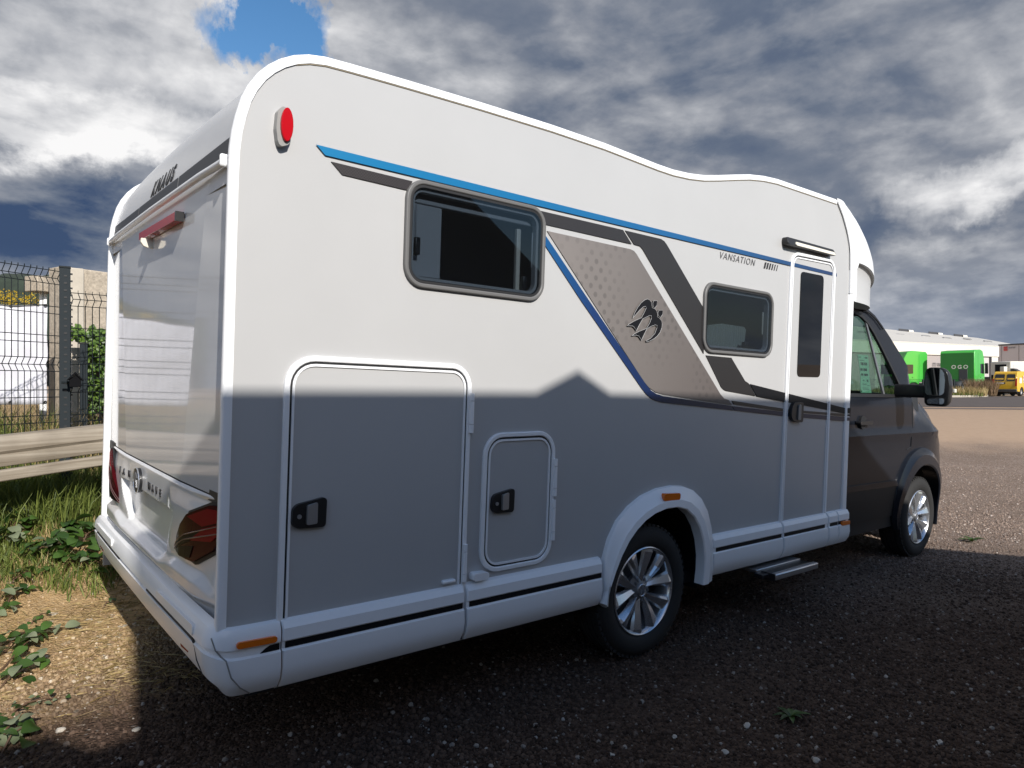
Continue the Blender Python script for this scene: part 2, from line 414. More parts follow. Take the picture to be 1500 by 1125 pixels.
M['rim'] = mat('machined_alloy', (0.60, 0.61, 0.63), 0.24, metal=0.82)
M['lampgrey'] = mat('light_grey_lamp_base', (0.27, 0.265, 0.25), 0.45)
M['recess'] = mat('light_grey_plastic', (0.50, 0.50, 0.495), 0.4)
M['rimdark'] = mat('grey_alloy', (0.20, 0.205, 0.215), 0.4, metal=0.5)
M['interior'] = mat('dark_interior', (0.02, 0.022, 0.026), 0.8)
M['seat'] = mat('grey_seat_fabric', (0.16, 0.165, 0.165), 0.9)
M['blind'] = mat('blind_cassette', (0.42, 0.43, 0.44), 0.5)
M['glass'] = glassy('smoked_window', (0.56, 0.60, 0.64), 1.0, 0.015, 0.04)
M['darkglass'] = glassy('black_glass', (0.06, 0.06, 0.065), 1.0, 0.015, 0.5)
M['cabglass'] = glassy('green_tinted_glass', (0.55, 0.67, 0.61), 1.0, 0.01, 0.0)
M['paper'] = mat('pale_green_paper', (0.62, 0.80, 0.72), 0.8)
M['ink'] = mat('black_print', (0.02, 0.02, 0.022), 0.6)
M['mirror'] = mat('mirror_glass', (0.75, 0.8, 0.8), 0.02, metal=1.0)
M['headlight'] = mat('headlight_glass', (0.55, 0.57, 0.6), 0.08, metal=0.5, coat=1.0)

def gradient_x(name, stops, x0, x1, rough=0.35, dots=False, carbon=False, axis=0):
    m = bpy.data.materials.new(name); m.use_nodes = True; t = m.node_tree; b = t.nodes['Principled BSDF']
    tc = N(t, 'ShaderNodeTexCoord'); sp = N(t, 'ShaderNodeSeparateXYZ'); L(t, tc.outputs['Object'], sp.inputs[0])
    f = N(t, 'ShaderNodeMapRange', inp={1: x0, 2: x1}); L(t, sp.outputs[axis], f.inputs[0])
    c = ramp(t, f.outputs[0], stops)
    if dots:                                           # printed honeycomb of soft darker dots that comes and goes
        sh = N(t, 'ShaderNodeCombineXYZ')
        row = mth(t, 'FLOOR', mth(t, 'DIVIDE', sp.outputs[2], 0.040))
        odd = mth(t, 'MULTIPLY', mth(t, 'MODULO', row, 2.0), 0.5)
        u = mth(t, 'SUBTRACT', mth(t, 'FRACT', mth(t, 'ADD', mth(t, 'DIVIDE', sp.outputs[0], 0.066), odd)), 0.5)
        v = mth(t, 'SUBTRACT', mth(t, 'FRACT', mth(t, 'DIVIDE', sp.outputs[2], 0.040)), 0.5)
        r = mth(t, 'SQRT', mth(t, 'ADD', mth(t, 'POWER', mth(t, 'MULTIPLY', u, 0.066), 2), mth(t, 'POWER', mth(t, 'MULTIPLY', v, 0.040), 2)))
        d = ramp(t, mth(t, 'MULTIPLY', r, 40.0), [(0.42, 1.0), (0.62, 0.0)])
        d = mth(t, 'MULTIPLY', d, ramp(t, noise(t, tc.outputs['Object'], 3.2, 2), [(0.40, 0.0), (0.62, 0.42)]))
        c = mixc(t, d, c, (0.055, 0.05, 0.047))
        c = mixc(t, mth(t, 'MULTIPLY', noise(t, tc.outputs['Object'], 4, 4), 0.25), c, (0.09, 0.078, 0.072))
    if carbon:
        ck = N(t, 'ShaderNodeTexChecker', inp={'Scale': 170.0, 'Color1': (1, 1, 1, 1), 'Color2': (0, 0, 0, 1)}); L(t, tc.outputs['Object'], ck.inputs[0])
        c = mixc(t, mth(t, 'MULTIPLY', ck.outputs[1], 0.5), c, (0.012, 0.011, 0.011))
    L(t, c, b.inputs['Base Color']); b.inputs['Roughness'].default_value = rough
    return m
M['blue'] = gradient_x('blue_stripe_print', [(0, (0.004, 0.17, 0.36)), (0.5, (0.008, 0.105, 0.27)), (1, (0.011, 0.032, 0.105))], 0.2, 4.1)
M['bluediag'] = gradient_x('blue_chevron_print', [(0, (0.005, 0.085, 0.24)), (0.35, (0.007, 0.030, 0.12)), (1, (0.005, 0.012, 0.045))], 1.35, 2.4)
M['carbon'] = gradient_x('carbon_print', [(0, (0.048, 0.041, 0.040)), (1, (0.018, 0.0165, 0.0165))], 0.3, 3.2, carbon=True)
M['darkprint'] = mat('black_vinyl', (0.008, 0.008, 0.0095), 0.5, spec=0.2)
M['greyprint'] = gradient_x('grey_honeycomb_print', [(0, (0.235, 0.21, 0.195)), (0.5, (0.165, 0.147, 0.137)), (1, (0.115, 0.098, 0.092))], 1.4, 2.75, dots=True)
M['rearstripe'] = mat('anthracite_vinyl', (0.022, 0.023, 0.027), 0.4, spec=0.25)

# ------------------------------------------------------------------ motorhome (x forward, y to its left, z up; right wall is y = 0)
Q = Matrix(((0.99982, 0.00041, 0.01875), (0.0001, 0.99962, -0.02758), (-0.01875, 0.02758, 0.99944)))
rv = thing('motorhome', 'large white coachbuilt motorhome with dark grey cab parked on the dark gravel', 'motorhome')
rv.matrix_world = Matrix.Translation(CAM - Q @ CAM) @ Q.to_4x4()
W2 = 2.20                                              # body width
def part(name, bm, m, parent=None, **k): return finish(name, bm, M[m] if isinstance(m, str) else m, rv if parent is None else parent, **k)
GZ = -0.052                                            # ground under the wheels

EDGE = [(0.0, 0.53), (0.0, 0.80), (0.0, 1.10), (0.0, 1.50), (0.0, 1.80), (0.0, 2.037), (0.002, 2.13), (0.008, 2.19), (0.018, 2.242), (0.035, 2.305), (0.055, 2.35), (0.085, 2.397), (0.118, 2.433), (0.155, 2.463), (0.20, 2.489),
        (0.25, 2.507), (0.31, 2.518), (0.40, 2.523), (0.52, 2.528), (0.66, 2.533), (1.0, 2.543), (1.4, 2.550), (1.75, 2.548), (2.0, 2.538), (2.15, 2.532), (2.28, 2.531), (2.42, 2.540), (2.55, 2.557), (2.70, 2.588), (2.85, 2.622), (3.0, 2.654), (3.15, 2.676), (3.3, 2.688), (3.6, 2.693), (3.85, 2.697), (4.068, 2.700)]
SEAM = [(4.068, 2.700), (4.154, 2.615), (4.233, 2.507), (4.281, 2.40), (4.292, 2.25), (4.295, 2.08)]
ARCH = [(1.78, 0.31), (1.80, 0.42), (1.86, 0.56), (1.95, 0.67), (2.08, 0.745), (2.23, 0.775), (2.38, 0.765), (2.51, 0.71), (2.60, 0.61), (2.66, 0.48), (2.69, 0.40), (2.69, 0.31)]
outline = EDGE + SEAM[1:] + [(4.33, 2.08), (4.33, 0.31)] + ARCH[::-1] + [(0.19, 0.31), (0.19, 0.53)]
WIN1 = rnd([(0.651, 1.748), (1.376, 1.748), (1.376, 2.174), (0.651, 2.174)], 0.085, 7)
WIN2 = rnd([(2.578, 1.578), (3.298, 1.578), (3.298, 1.986), (2.578, 1.986)], 0.085, 7)
WIN2 = rnd([(2.580, 1.580), (3.296, 1.580), (3.296, 1.984), (2.580, 1.984)], 0.085, 7)
EWIN = rnd([(3.617, 1.470), (3.915, 1.474), (3.918, 2.164), (3.621, 2.160)], 0.03, 4)
holes = [inset(WIN1, 0.045), inset(WIN2, 0.045)]
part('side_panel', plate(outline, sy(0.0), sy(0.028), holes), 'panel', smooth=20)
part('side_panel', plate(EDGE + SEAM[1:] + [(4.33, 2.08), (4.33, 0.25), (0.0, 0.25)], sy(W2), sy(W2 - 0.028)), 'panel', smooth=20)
# roof skin between the two walls, a little crowned
def roof_pt(i, v, pts, crown=0.035):
    x, z = pts[i]; u = 2 * v - 1
    k = sstep(0.3, 1.0, z - 1.6) * (1 if z > 2.3 else 0.2)
    return Vector((x + 0.004, 0.02 + v * (W2 - 0.04), z - 0.004 + crown * k * (1 - u * u)))
bm = B()
rp = EDGE[5:]
rows = [[bm.verts.new(roof_pt(i, j / 16, rp)) for j in range(17)] for i in range(len(rp))]
for a, b in zip(rows, rows[1:]):
    for j in range(16): bm.faces.new((a[j], b[j], b[j + 1], a[j + 1]))
part('roof', bm, 'roofp', smooth=60)
# white edge trims that run up the rear corners and along the roof
def trim(y, s):
    bm = B(); prof = [(-0.010, 0.006), (-0.022, -0.004), (-0.026, -0.018), (-0.021, -0.034), (-0.008, -0.042), (0.02, -0.030), (0.02, 0.006)]
    pts = EDGE; rings = []
    prof = [(0.018, -0.006), (0.004, -0.008), (-0.008, -0.007), (-0.013, -0.002), (-0.015, 0.008), (-0.013, 0.020), (-0.006, 0.028), (0.006, 0.031), (0.018, 0.028)]
    for i, (x, z) in enumerate(pts):
        a = Vector(pts[max(0, i - 1)]); b = Vector(pts[min(len(pts) - 1, i + 1)]); d = (b - a).normalized(); n = Vector((-d.y, d.x))    # outward
        w = 1.0
        rings.append([Vector((x + n.x * (-o) * w, y + s * q * w, z + n.y * (-o) * w)) for o, q in prof])
    loft(bm, rings, True, True)
    return bm
E_trim = part('corner_trim', trim(0.0, 1), 'white', smooth=50)
part('corner_trim', trim(W2, -1), 'white', smooth=50)
bm = B(); tube(bm, [(x + 0.002, -0.0015, z - 0.0195) for x, z in EDGE[14:]], 0.0028, 5); part('trim_gasket', bm, mat('aged_sealant', (0.35, 0.30, 0.22), 0.7))
# pillar where the body ends at the cab
part('body_end_trim', plate([(4.292, 0.40), (4.362, 0.40), (4.362, 2.08), (4.292, 2.08)], sy(-0.012), sy(0.10)), 'white', bevel=0.01)
part('body_end_trim', plate([(4.292, 0.40), (4.362, 0.40), (4.362, 2.08), (4.292, 2.08)], sy(W2 + 0.012), sy(W2 - 0.10)), 'white', bevel=0.01)
bm = B(); box(bm, 4.29, 4.32, 0.03, W2 - 0.03, 0.3, 2.1); part('bulkhead', bm, 'interior', smooth=0)
bm = B(); box(bm, 0.12, 4.3, 0.10, W2 - 0.10, 0.24, 0.30); box(bm, 2.9, 6.6, 0.45, W2 - 0.45, 0.13, 0.25); box(bm, 0.3, 3.0, 0.62, 0.72, 0.14, 0.24); part('underbody', bm, 'interior', smooth=0)
# habitation interior seen through the windows
bm = B(); box(bm, 0.5, 3.4, 0.55, 0.57, 1.2, 2.4); box(bm, 0.48, 0.5, 0.03, 0.57, 1.2, 2.4); box(bm, 3.4, 3.42, 0.03, 0.57, 1.2, 2.4); box(bm, 0.48, 3.42, 0.03, 0.57, 1.5, 1.52)
part('living_area', bm, mat('grey_interior', (0.24, 0.25, 0.27), 0.8), smooth=0)

# ---- skirt
SK = [(0.004, 0.535), (-0.020, 0.528), (-0.034, 0.505), (-0.036, 0.464), (-0.030, 0.460), (-0.030, 0.436), (-0.040, 0.430), (-0.044, 0.375), (-0.036, 0.335), (-0.014, 0.298), (0.03, 0.276), (0.05, 0.285)]
def skirt(x0, x1, name='skirt', endround=0):
    bm = B(); n = 2
    xs = [x0 + 0.001, x0 + 0.006] + [x1 - 0.006, x1 - 0.001]
    rings = []
    for i, x in enumerate(xs):
        k = 0.004 if i in (0, 3) else 0
        rings.append([Vector((x, y + (k if y < 0 else 0), z)) for y, z in SK])
    if endround:
        rings = rings[:3] + [[Vector((x1 - 0.05 + 0.05 * math.sin(a), y + (1 - math.cos(a)) * 0.05, z)) for y, z in SK] for a in (0.3, 0.7, 1.1, 1.5)]
    loft(bm, rings, True, True)
    o = part(name, bm, 'white', smooth=25)
    return o
for x0, x1, s0, s1 in ((0.200, 0.974, 0.212, 0.966), (0.986, 1.800, 1.0, 1.795), (2.715, 3.462, 2.745, 3.450), (3.474, 4.050, 3.486, 4.010), (4.062, 4.196, 4.085, 4.193), (4.202, 4.362, 4.206, 4.31)):
    sk = skirt(x0, x1, endround=1 if x1 > 4.3 else 0)
    bm = B(); box(bm, s0, s1, -0.0325, -0.029, 0.437, 0.459); finish('black_stripe', bm, M['darkprint'], sk, smooth=0)
for x0_, x1_ in ((0.195, 1.8), (2.72, 4.32)):
    bm = B(); box(bm, x0_, x1_, -0.004, 0.03, 0.295, 0.518); part('skirt_seal', bm, 'gasket', smooth=0)
# left side skirt
bm = B(); loft(bm, [[Vector((x, W2 - y, z)) for y, z in SK] for x in (0.19, 4.36)], True, True); part('skirt', bm, 'white', smooth=25)

# ---- rear wheel arch
AO = [(1.845, 0.275), (1.815, 0.40), (1.823, 0.52), (1.857, 0.615), (1.915, 0.70), (2.00, 0.765), (2.10, 0.812), (2.22, 0.84), (2.34, 0.847), (2.44, 0.838), (2.53, 0.81), (2.61, 0.757), (2.672, 0.68), (2.715, 0.58), (2.735, 0.46), (2.74, 0.36), (2.735, 0.275)]
AI = [(1.850, 0.285), (1.880, 0.37), (1.915, 0.44), (1.955, 0.51), (2.005, 0.575), (2.06, 0.625), (2.125, 0.667), (2.20, 0.697), (2.29, 0.714), (2.38, 0.714), (2.46, 0.695), (2.53, 0.65), (2.585, 0.585), (2.625, 0.50), (2.645, 0.41), (2.645, 0.33), (2.635, 0.255)]
AI = [(x - 0.045, z + 0.022) for x, z in AI]
bm = B(); rings = []
for (xo, zo), (xi, zi) in zip(AO, AI):
    o_, i_ = Vector((xo, 0, zo)), Vector((xi, 0, zi))
    sec = [(0.0, 0.004), (0.03, -0.020), (0.16, -0.034), (0.55, -0.052), (0.62, -0.060), (0.95, -0.064), (1.0, -0.058), (1.0, 0.0), (0.9, 0.01), (0.0, 0.02)]
    rings.append([o_.lerp(i_, k) + Vector((0, y, 0)) for k, y in sec])
loft(bm, rings, True, True); arch = part('wheel_arch', bm, 'white', smooth=28)
bm = B()
ax = [(2.19 + 0.50 * math.cos(R(a)), 0.30 + 0.50 * math.sin(R(a))) for a in range(-10, 191, 10)]
for y0, y1 in ((0.05, 0.55),):
    r0 = [bm.verts.new((x, y0, z)) for x, z in ax]; r1 = [bm.verts.new((x, y1, z)) for x, z in ax]
    for i in range(len(ax) - 1): bm.faces.new((r0[i], r0[i + 1], r1[i + 1], r1[i]))
    bm.faces.new(r1)
part('wheel_well', bm, 'gasket')
bm = plate(rnd([(2.222, 0.779), (2.362, 0.775), (2.364, 0.812), (2.226, 0.818)], 0.014, 4), sy(-0.060), sy(-0.02)); part('marker_lamp', bm, 'amber', bevel=0.003)
bm = plate(rnd([(4.236, 0.428), (4.352, 0.426), (4.352, 0.455), (4.236, 0.457)], 0.006, 3), sy(-0.046), sy(-0.02)); part('marker_lamp', bm, 'amber', bevel=0.003)

# ---- hatches and doors: white frame, black gasket, inner bead, flush panel
def hatch(name, o, r, open_bottom=None):
    O = rnd(o, r, 7)
    p = part(name, plate(inset(O, 0.034), sy(-0.004), sy(0.006)), 'panel', smooth=0)
    finish('frame', ring(O, inset(O, 0.021), sy(-0.013), sy(0.002)), M['white'], p, bevel=0.004)
    finish('gasket', ring(inset(O, 0.019), inset(O, 0.032), sy(-0.0055), sy(0.002)), M['gasket'], p)
    finish('inner_bead', ring(inset(O, 0.029), inset(O, 0.038), sy(-0.010), sy(0.002)), M['white'], p)
    return p
gd = hatch('garage_door', [(0.188, 0.45), (0.990, 0.45), (0.994, 1.453), (0.192, 1.461)], [0, 0, 0.10, 0.11])
sh = hatch('service_hatch', [(1.062, 0.556), (1.478, 0.556), (1.482, 1.165), (1.068, 1.162)], 0.10)
edp = hatch('entry_door', [(3.462, 0.45), (4.062, 0.45), (4.078, 2.292), (3.490, 2.275)], [0, 0, 0.09, 0.09])
def lock_handle(parent, x, z, k=1.0, flip=1, hh=1.0):
    f = lambda pts: [(x + flip * a * k, z + b * k * hh) for a, b in pts]
    shell = rnd(f([(-0.063, -0.045), (0.063, -0.05), (0.066, 0.058), (-0.058, 0.036)]), [0.03 * k, 0.014 * k, 0.014 * k, 0.03 * k], 5)
    if flip < 0: shell = shell[::-1]
    h = finish('handle', plate(shell, sy(-0.020), sy(0.0)), M['black'], parent, bevel=0.004)
    gr = rnd(f([(-0.012, -0.034), (0.030, -0.034), (0.030, 0.042), (-0.010, 0.034)]), 0.006 * k, 3)
    finish('grip', plate(gr, lambda a, b: Vector((a, -0.030 + 0.006 * (a - x) / 0.03, b)), sy(-0.015)), M['silver'], h, bevel=0.003)
    lk = [(x + flip * -0.036 * k + 0.008 * math.cos(a * math.pi / 6), z - 0.004 + 0.008 * math.sin(a * math.pi / 6)) for a in range(12)]
    finish('lock', plate(lk, sy(-0.024), sy(-0.015)), M['silver'], h)
def lh(parent, *a, **k):
    before = set(bpy.data.objects); lock_handle(parent, *a, **k)
lh(gd, 0.291, 0.893, 1.02); lh(sh, 1.174, 0.860, 0.98)
def sub_handle(p, x, z):                               # slim grab handle of the entry door
    O = rnd([(x - 0.085, z - 0.055), (x + 0.075, z - 0.068), (x + 0.075, z + 0.066), (x - 0.06, z + 0.062)], [0.06, 0.02, 0.02, 0.05], 6)
    h = finish('handle', plate(O, sy(-0.028), sy(-0.003)), M['black'], p, bevel=0.006)
    finish('grip', plate(rnd([(x - 0.005, z - 0.05), (x + 0.032, z - 0.05), (x + 0.034, z + 0.052), (x + 0.002, z + 0.046)], 0.008, 3), sy(-0.036), sy(-0.02)), M['rimdark'], h, bevel=0.004)
sub_handle(edp, 3.603, 1.236)
def hinge(p, x, z0, z1):
    bm = B(); n = 4
    for k in range(3):
        a = lerp(z0, z1, [0, .22, .8][k]); b = lerp(z0, z1, [.22, .8, 1.0][k])
        tube(bm, [(x, -0.013, a + 0.0015), (x, -0.013, b - 0.0015)], 0.0115, 10)
    finish('hinge', bm, M['white'], p)
hinge(gd, 0.9935, 1.165, 1.335); hinge(gd, 0.9815, 0.540, 0.70); hinge(sh, 1.481, 0.86, 1.035); hinge(sh, 1.478, 0.655, 0.845)
# window of the entry door
f_ = finish('window', plate(EWIN, sy(-0.009), sy(-0.002)), M['darkglass'], edp, smooth=0)
finish('backing', plate(inset(EWIN, 0.004), sy(-0.0018), sy(-0.0006)), M['interior'], edp, smooth=0)
# small white catches below the hatches
bm = B(); box(bm, 0.872, 0.936, -0.022, 0.0, 0.546, 0.562); part('door_catch', bm, 'white', bevel=0.006)
bm = plate(rnd([(1.015, 0.541), (1.095, 0.541), (1.095, 0.571), (1.015, 0.575)], 0.012, 4), sy(-0.040), sy(0.0)); part('door_catch', bm, 'white', bevel=0.006)
# entry step
bm = B(); box(bm, 3.20, 3.72, -0.02, 0.35, 0.240, 0.262); st = part('entry_step', bm, 'alu', bevel=0.004)
bm = B(); box(bm, 3.24, 3.76, -0.125, -0.085, 0.212, 0.252); finish('step_edge', bm, M['alu'], st, bevel=0.008)
bm = B(); box(bm, 3.16, 3.73, -0.083, -0.022, 0.225, 0.250); finish('step_tread', bm, M['black'], st, bevel=0.003)
bm = B(); box(bm, 3.228, 3.239, -0.123, -0.03, 0.208, 0.255); finish('step_cap', bm, M['black'], st, bevel=0.002)
# awning light over the door
AL = rnd([(3.378, 2.298), (4.002, 2.306), (4.005, 2.352), (3.385, 2.350)], 0.02, 4)
al = part('awning_light', plate(AL, lambda a, b: Vector((a, -0.050 + 0.02 * (b - 2.30) / 0.05, b)), sy(0.0)), 'black', bevel=0.006)
finish('diffuser', plate(rnd([(3.46, 2.303), (3.985, 2.308), (3.985, 2.330), (3.48, 2.328)], 0.008, 3), lambda a, b: Vector((a, -0.056 + 0.02 * (b - 2.30) / 0.05, b)), sy(-0.03)), M['cream'], al)
# red clearance lamp
LO = rnd([(0.146, 2.165), (0.176, 2.180), (0.186, 2.235), (0.178, 2.290), (0.152, 2.308), (0.134, 2.285), (0.130, 2.225), (0.136, 2.185)], 0.012, 3)
cl = part('clearance_lamp', plate(LO, sy(-0.030), sy(0.0)), 'lampgrey', bevel=0.004)
LI = [(0.164 + 0.0215 * math.cos(a * math.pi / 10), 2.243 + 0.058 * math.sin(a * math.pi / 10)) for a in range(20)]
finish('lens', plate(LI, lambda a, b: Vector((a, -0.042, b)), sy(-0.02)), M['red'], cl, bevel=0.008)

# ---- windows
def window(O, z_blind=None):
    w = part('window', ring(O, inset(O, 0.0185), sy(-0.017), sy(0.0)), 'trimgrey', bevel=0.005)
    finish('seal', ring(inset(O, 0.0175), inset(O, 0.032), sy(-0.0125), sy(0.002)), M['gasket'], w, bevel=0.003)
    finish('pane', plate(inset(O, 0.030), sy(-0.0150), sy(-0.0115)), M['glass'], w, smooth=0)
    return w
w1 = window(WIN1); w2 = window(WIN2)
def bars(w, specs, m='blind'):
    for nm, x0, x1, y0, y1, z0, z1, mm in specs:
        bm = B(); box(bm, x0, x1, y0, y1, z0, z1); finish(nm, bm, M[mm], w, bevel=0.004)
bars(w1, [('blind', 0.70, 0.85, 0.040, 0.045, 1.80, 2.09, 'blind'), ('blind_rail', 0.69, 1.34, 0.035, 0.055, 2.092, 2.112, 'blind'), ('blind_rail', 1.245, 1.268, 0.03, 0.05, 1.79, 2.07, 'cream'),
          ('stay', 1.318, 1.325, 0.012, 0.02, 1.90, 2.06, 'blind'), ('stay', 0.712, 0.717, 0.012, 0.02, 1.92, 2.08, 'blind'), ('latch', 0.708, 0.732, 0.005, 0.03, 1.88, 1.95, 'black'), ('latch', 1.268, 1.29, 0.005, 0.03, 1.79, 1.86, 'black')])
bars(w2, [('stay', 3.215, 3.225, 0.01, 0.02, 1.72, 1.86, 'cream'), ('latch', 3.02, 3.06, 0.005, 0.03, 1.628, 1.665, 'black')])
cur = plate(rnd([(2.70, 1.622), (3.10, 1.622), (3.11, 1.76), (2.86, 1.765), (2.72, 1.745)], 0.02, 3), lambda a, b: Vector((a, 0.06 + 0.004 * math.sin(a * 260), b)), sy(0.09), cuts_a=[2.7 + k * 0.006 for k in range(68)])
finish('curtain', cur, mat('striped_curtain', (0.30, 0.34, 0.30), 0.9), w2)

# ---- printed stripes and emblem on the side wall
def decal(name, pts, m, y=-0.0052, parent=None, **k): return part(name, plate(pts, sy(y), sy(y + 0.004)), m, parent, smooth=0, **k)
decal('blue_stripe', [(0.283, 2.210), (0.318, 2.180), (1.60, 2.1795), (4.10, 2.181), (4.095, 2.203), (2.38, 2.207), (1.60, 2.208)], 'blue', y=-0.0075)
decal('carbon_stripe', [(0.342, 2.163), (0.386, 2.125), (0.665, 2.121), (0.68, 2.160)], 'carbon')
decal('carbon_stripe', [(1.345, 2.161), (1.898, 2.161), (1.966, 2.100), (1.345, 2.105)], 'carbon')
decal('carbon_stripe', [(1.915, 2.161), (2.195, 2.160), (2.222, 2.152), (2.245, 2.136), (2.60, 1.815), (2.60, 1.573), (2.05, 2.088), (2.030, 2.099), (1.985, 2.101)], 'carbon')
decal('carbon_stripe', [(2.622, 1.565), (2.870, 1.562), (3.022, 1.428), (3.052, 1.418), (3.064, 1.412), (3.138, 1.338), (2.832, 1.366), (2.808, 1.372), (2.782, 1.386)], 'carbon')
decal('black_stripe', [(3.076, 1.411), (4.29, 1.262), (4.29, 1.223), (3.151, 1.337)], 'darkprint', y=-0.0075)
decal('grey_chevron', [(1.392, 2.077), (1.958, 2.073), (1.985, 2.068), (2.005, 2.055), (2.775, 1.345), (2.812, 1.322), (2.86, 1.312), (2.895, 1.283), (2.262, 1.340), (2.19, 1.352), (2.135, 1.376), (2.09, 1.410)], 'greyprint')
decal('blue_chevron', [(1.380, 2.057), (1.378, 2.014), (1.62, 1.783), (2.080, 1.370), (2.115, 1.342), (2.155, 1.320), (2.20, 1.306), (2.255, 1.297), (2.915, 1.251), (2.885, 1.278), (2.258, 1.330), (2.20, 1.341), (2.155, 1.359), (2.115, 1.389), (1.66, 1.80)], 'bluediag')
decal('dark_stripe', [(2.892, 1.309), (3.462, 1.2605), (3.462, 1.242), (2.912, 1.287)], 'carbon')
decal('blue_stripe', [(2.895, 1.277), (3.462, 1.241 - 0.002), (3.462, 1.213), (2.925, 1.251)], 'bluediag')
decal('dark_stripe', [(3.50, 1.255), (4.29, 1.220), (4.29, 1.203), (3.50, 1.239)], 'carbon', y=-0.0075)
decal('blue_stripe', [(3.50, 1.235), (4.29, 1.197), (4.29, 1.168), (3.50, 1.210)], 'bluediag', y=-0.0075)
for z0, z1, m in ((1.222, 1.262, 'darkprint'), (1.203, 1.216, 'darkprint'), (1.170, 1.194, 'bluediag')):
    part('black_stripe', plate([(4.32, z0), (4.3625, z0), (4.3625, z1), (4.32, z1)], sy(-0.0145), sy(-0.005)), m, smooth=0)
LOGO = [(1.982, 1.727), (1.995, 1.754), (2.017, 1.784), (2.044, 1.81), (2.067, 1.825), (2.088, 1.833), (2.107, 1.83), (2.122, 1.819), (2.126, 1.803), (2.131, 1.791), (2.151, 1.788), (2.166, 1.778), (2.174, 1.763), (2.175, 1.747), (2.19, 1.742), (2.206, 1.732), (2.215, 1.715), (2.213, 1.692), (2.202, 1.669), (2.178, 1.646), (2.149, 1.629), (2.121, 1.617), (2.095, 1.612), (2.09, 1.616), (2.125, 1.632), (2.158, 1.659), (2.173, 1.689), (2.175, 1.702), (2.16, 1.704), (2.131, 1.696), (2.094, 1.679), (2.067, 1.638), (2.054, 1.617), (2.044, 1.627), (2.034, 1.637), (2.01, 1.641), (1.98, 1.636), (1.996, 1.646), (2.037, 1.663), (2.089, 1.68), (2.114, 1.71), (2.127, 1.737), (2.126, 1.749), (2.109, 1.748), (2.058, 1.727), (2.036, 1.698), (2.012, 1.663), (1.999, 1.677), (1.985, 1.685), (1.962, 1.685), (1.943, 1.684), (1.952, 1.692), (1.997, 1.713), (2.048, 1.733), (2.07, 1.764), (2.083, 1.787), (2.078, 1.794), (2.059, 1.789), (2.032, 1.77), (2.001, 1.742)]
H1 = [(2.134, 1.817), (2.14, 1.828), (2.169, 1.832), (2.167, 1.807), (2.151, 1.791), (2.136, 1.798)]
H2 = [(2.176, 1.769), (2.186, 1.783), (2.216, 1.786), (2.216, 1.763), (2.198, 1.745), (2.181, 1.754)]
# the inner diamond between the two tails, closed as in the emblem
lg = decal('bird_emblem', LOGO, 'darkprint', y=-0.014)
for h in (H1, H2): finish('bird_head', plate(h, sy(-0.014), sy(-0.005)), M['darkprint'], lg, smooth=0)
bm = B()
for lp in (LOGO, H1, H2):
    tube(bm, [(x, -0.0142, z) for x, z in lp + lp[:1]], 0.0013, 5)
finish('emblem_outline', bm, mat('pale_emblem_edge', (0.36, 0.355, 0.35), 0.5), lg)
def side_text(name, s, x, z, size, m, y=-0.0015, **k):
    bm = text_bm(s, size, **k)
    for v in bm.verts: v.co = Vector((x + v.co.x, y - v.co.z, z + v.co.y))
    return part(name, bm, m, smooth=0)
side_text('model_lettering', 'VANSATION', 2.716, 2.128, 0.057, mat('grey_print', (0.11, 0.11, 0.115), 0.5), shear=0.30, space=1.20, offset=-0.0006)
bm = B()
for k in range(6):
    w = [0.014, 0.013, 0.011, 0.009, 0.006, 0.004][k]; x = 3.185 + k * 0.0285
    vs = box(bm, x, x + w, -0.004, -0.001, 2.128, 2.166)
    for v in vs: v.co.x += (v.co.z - 2.128) * 0.35
part('slash_marks', bm, 'ink', smooth=0)

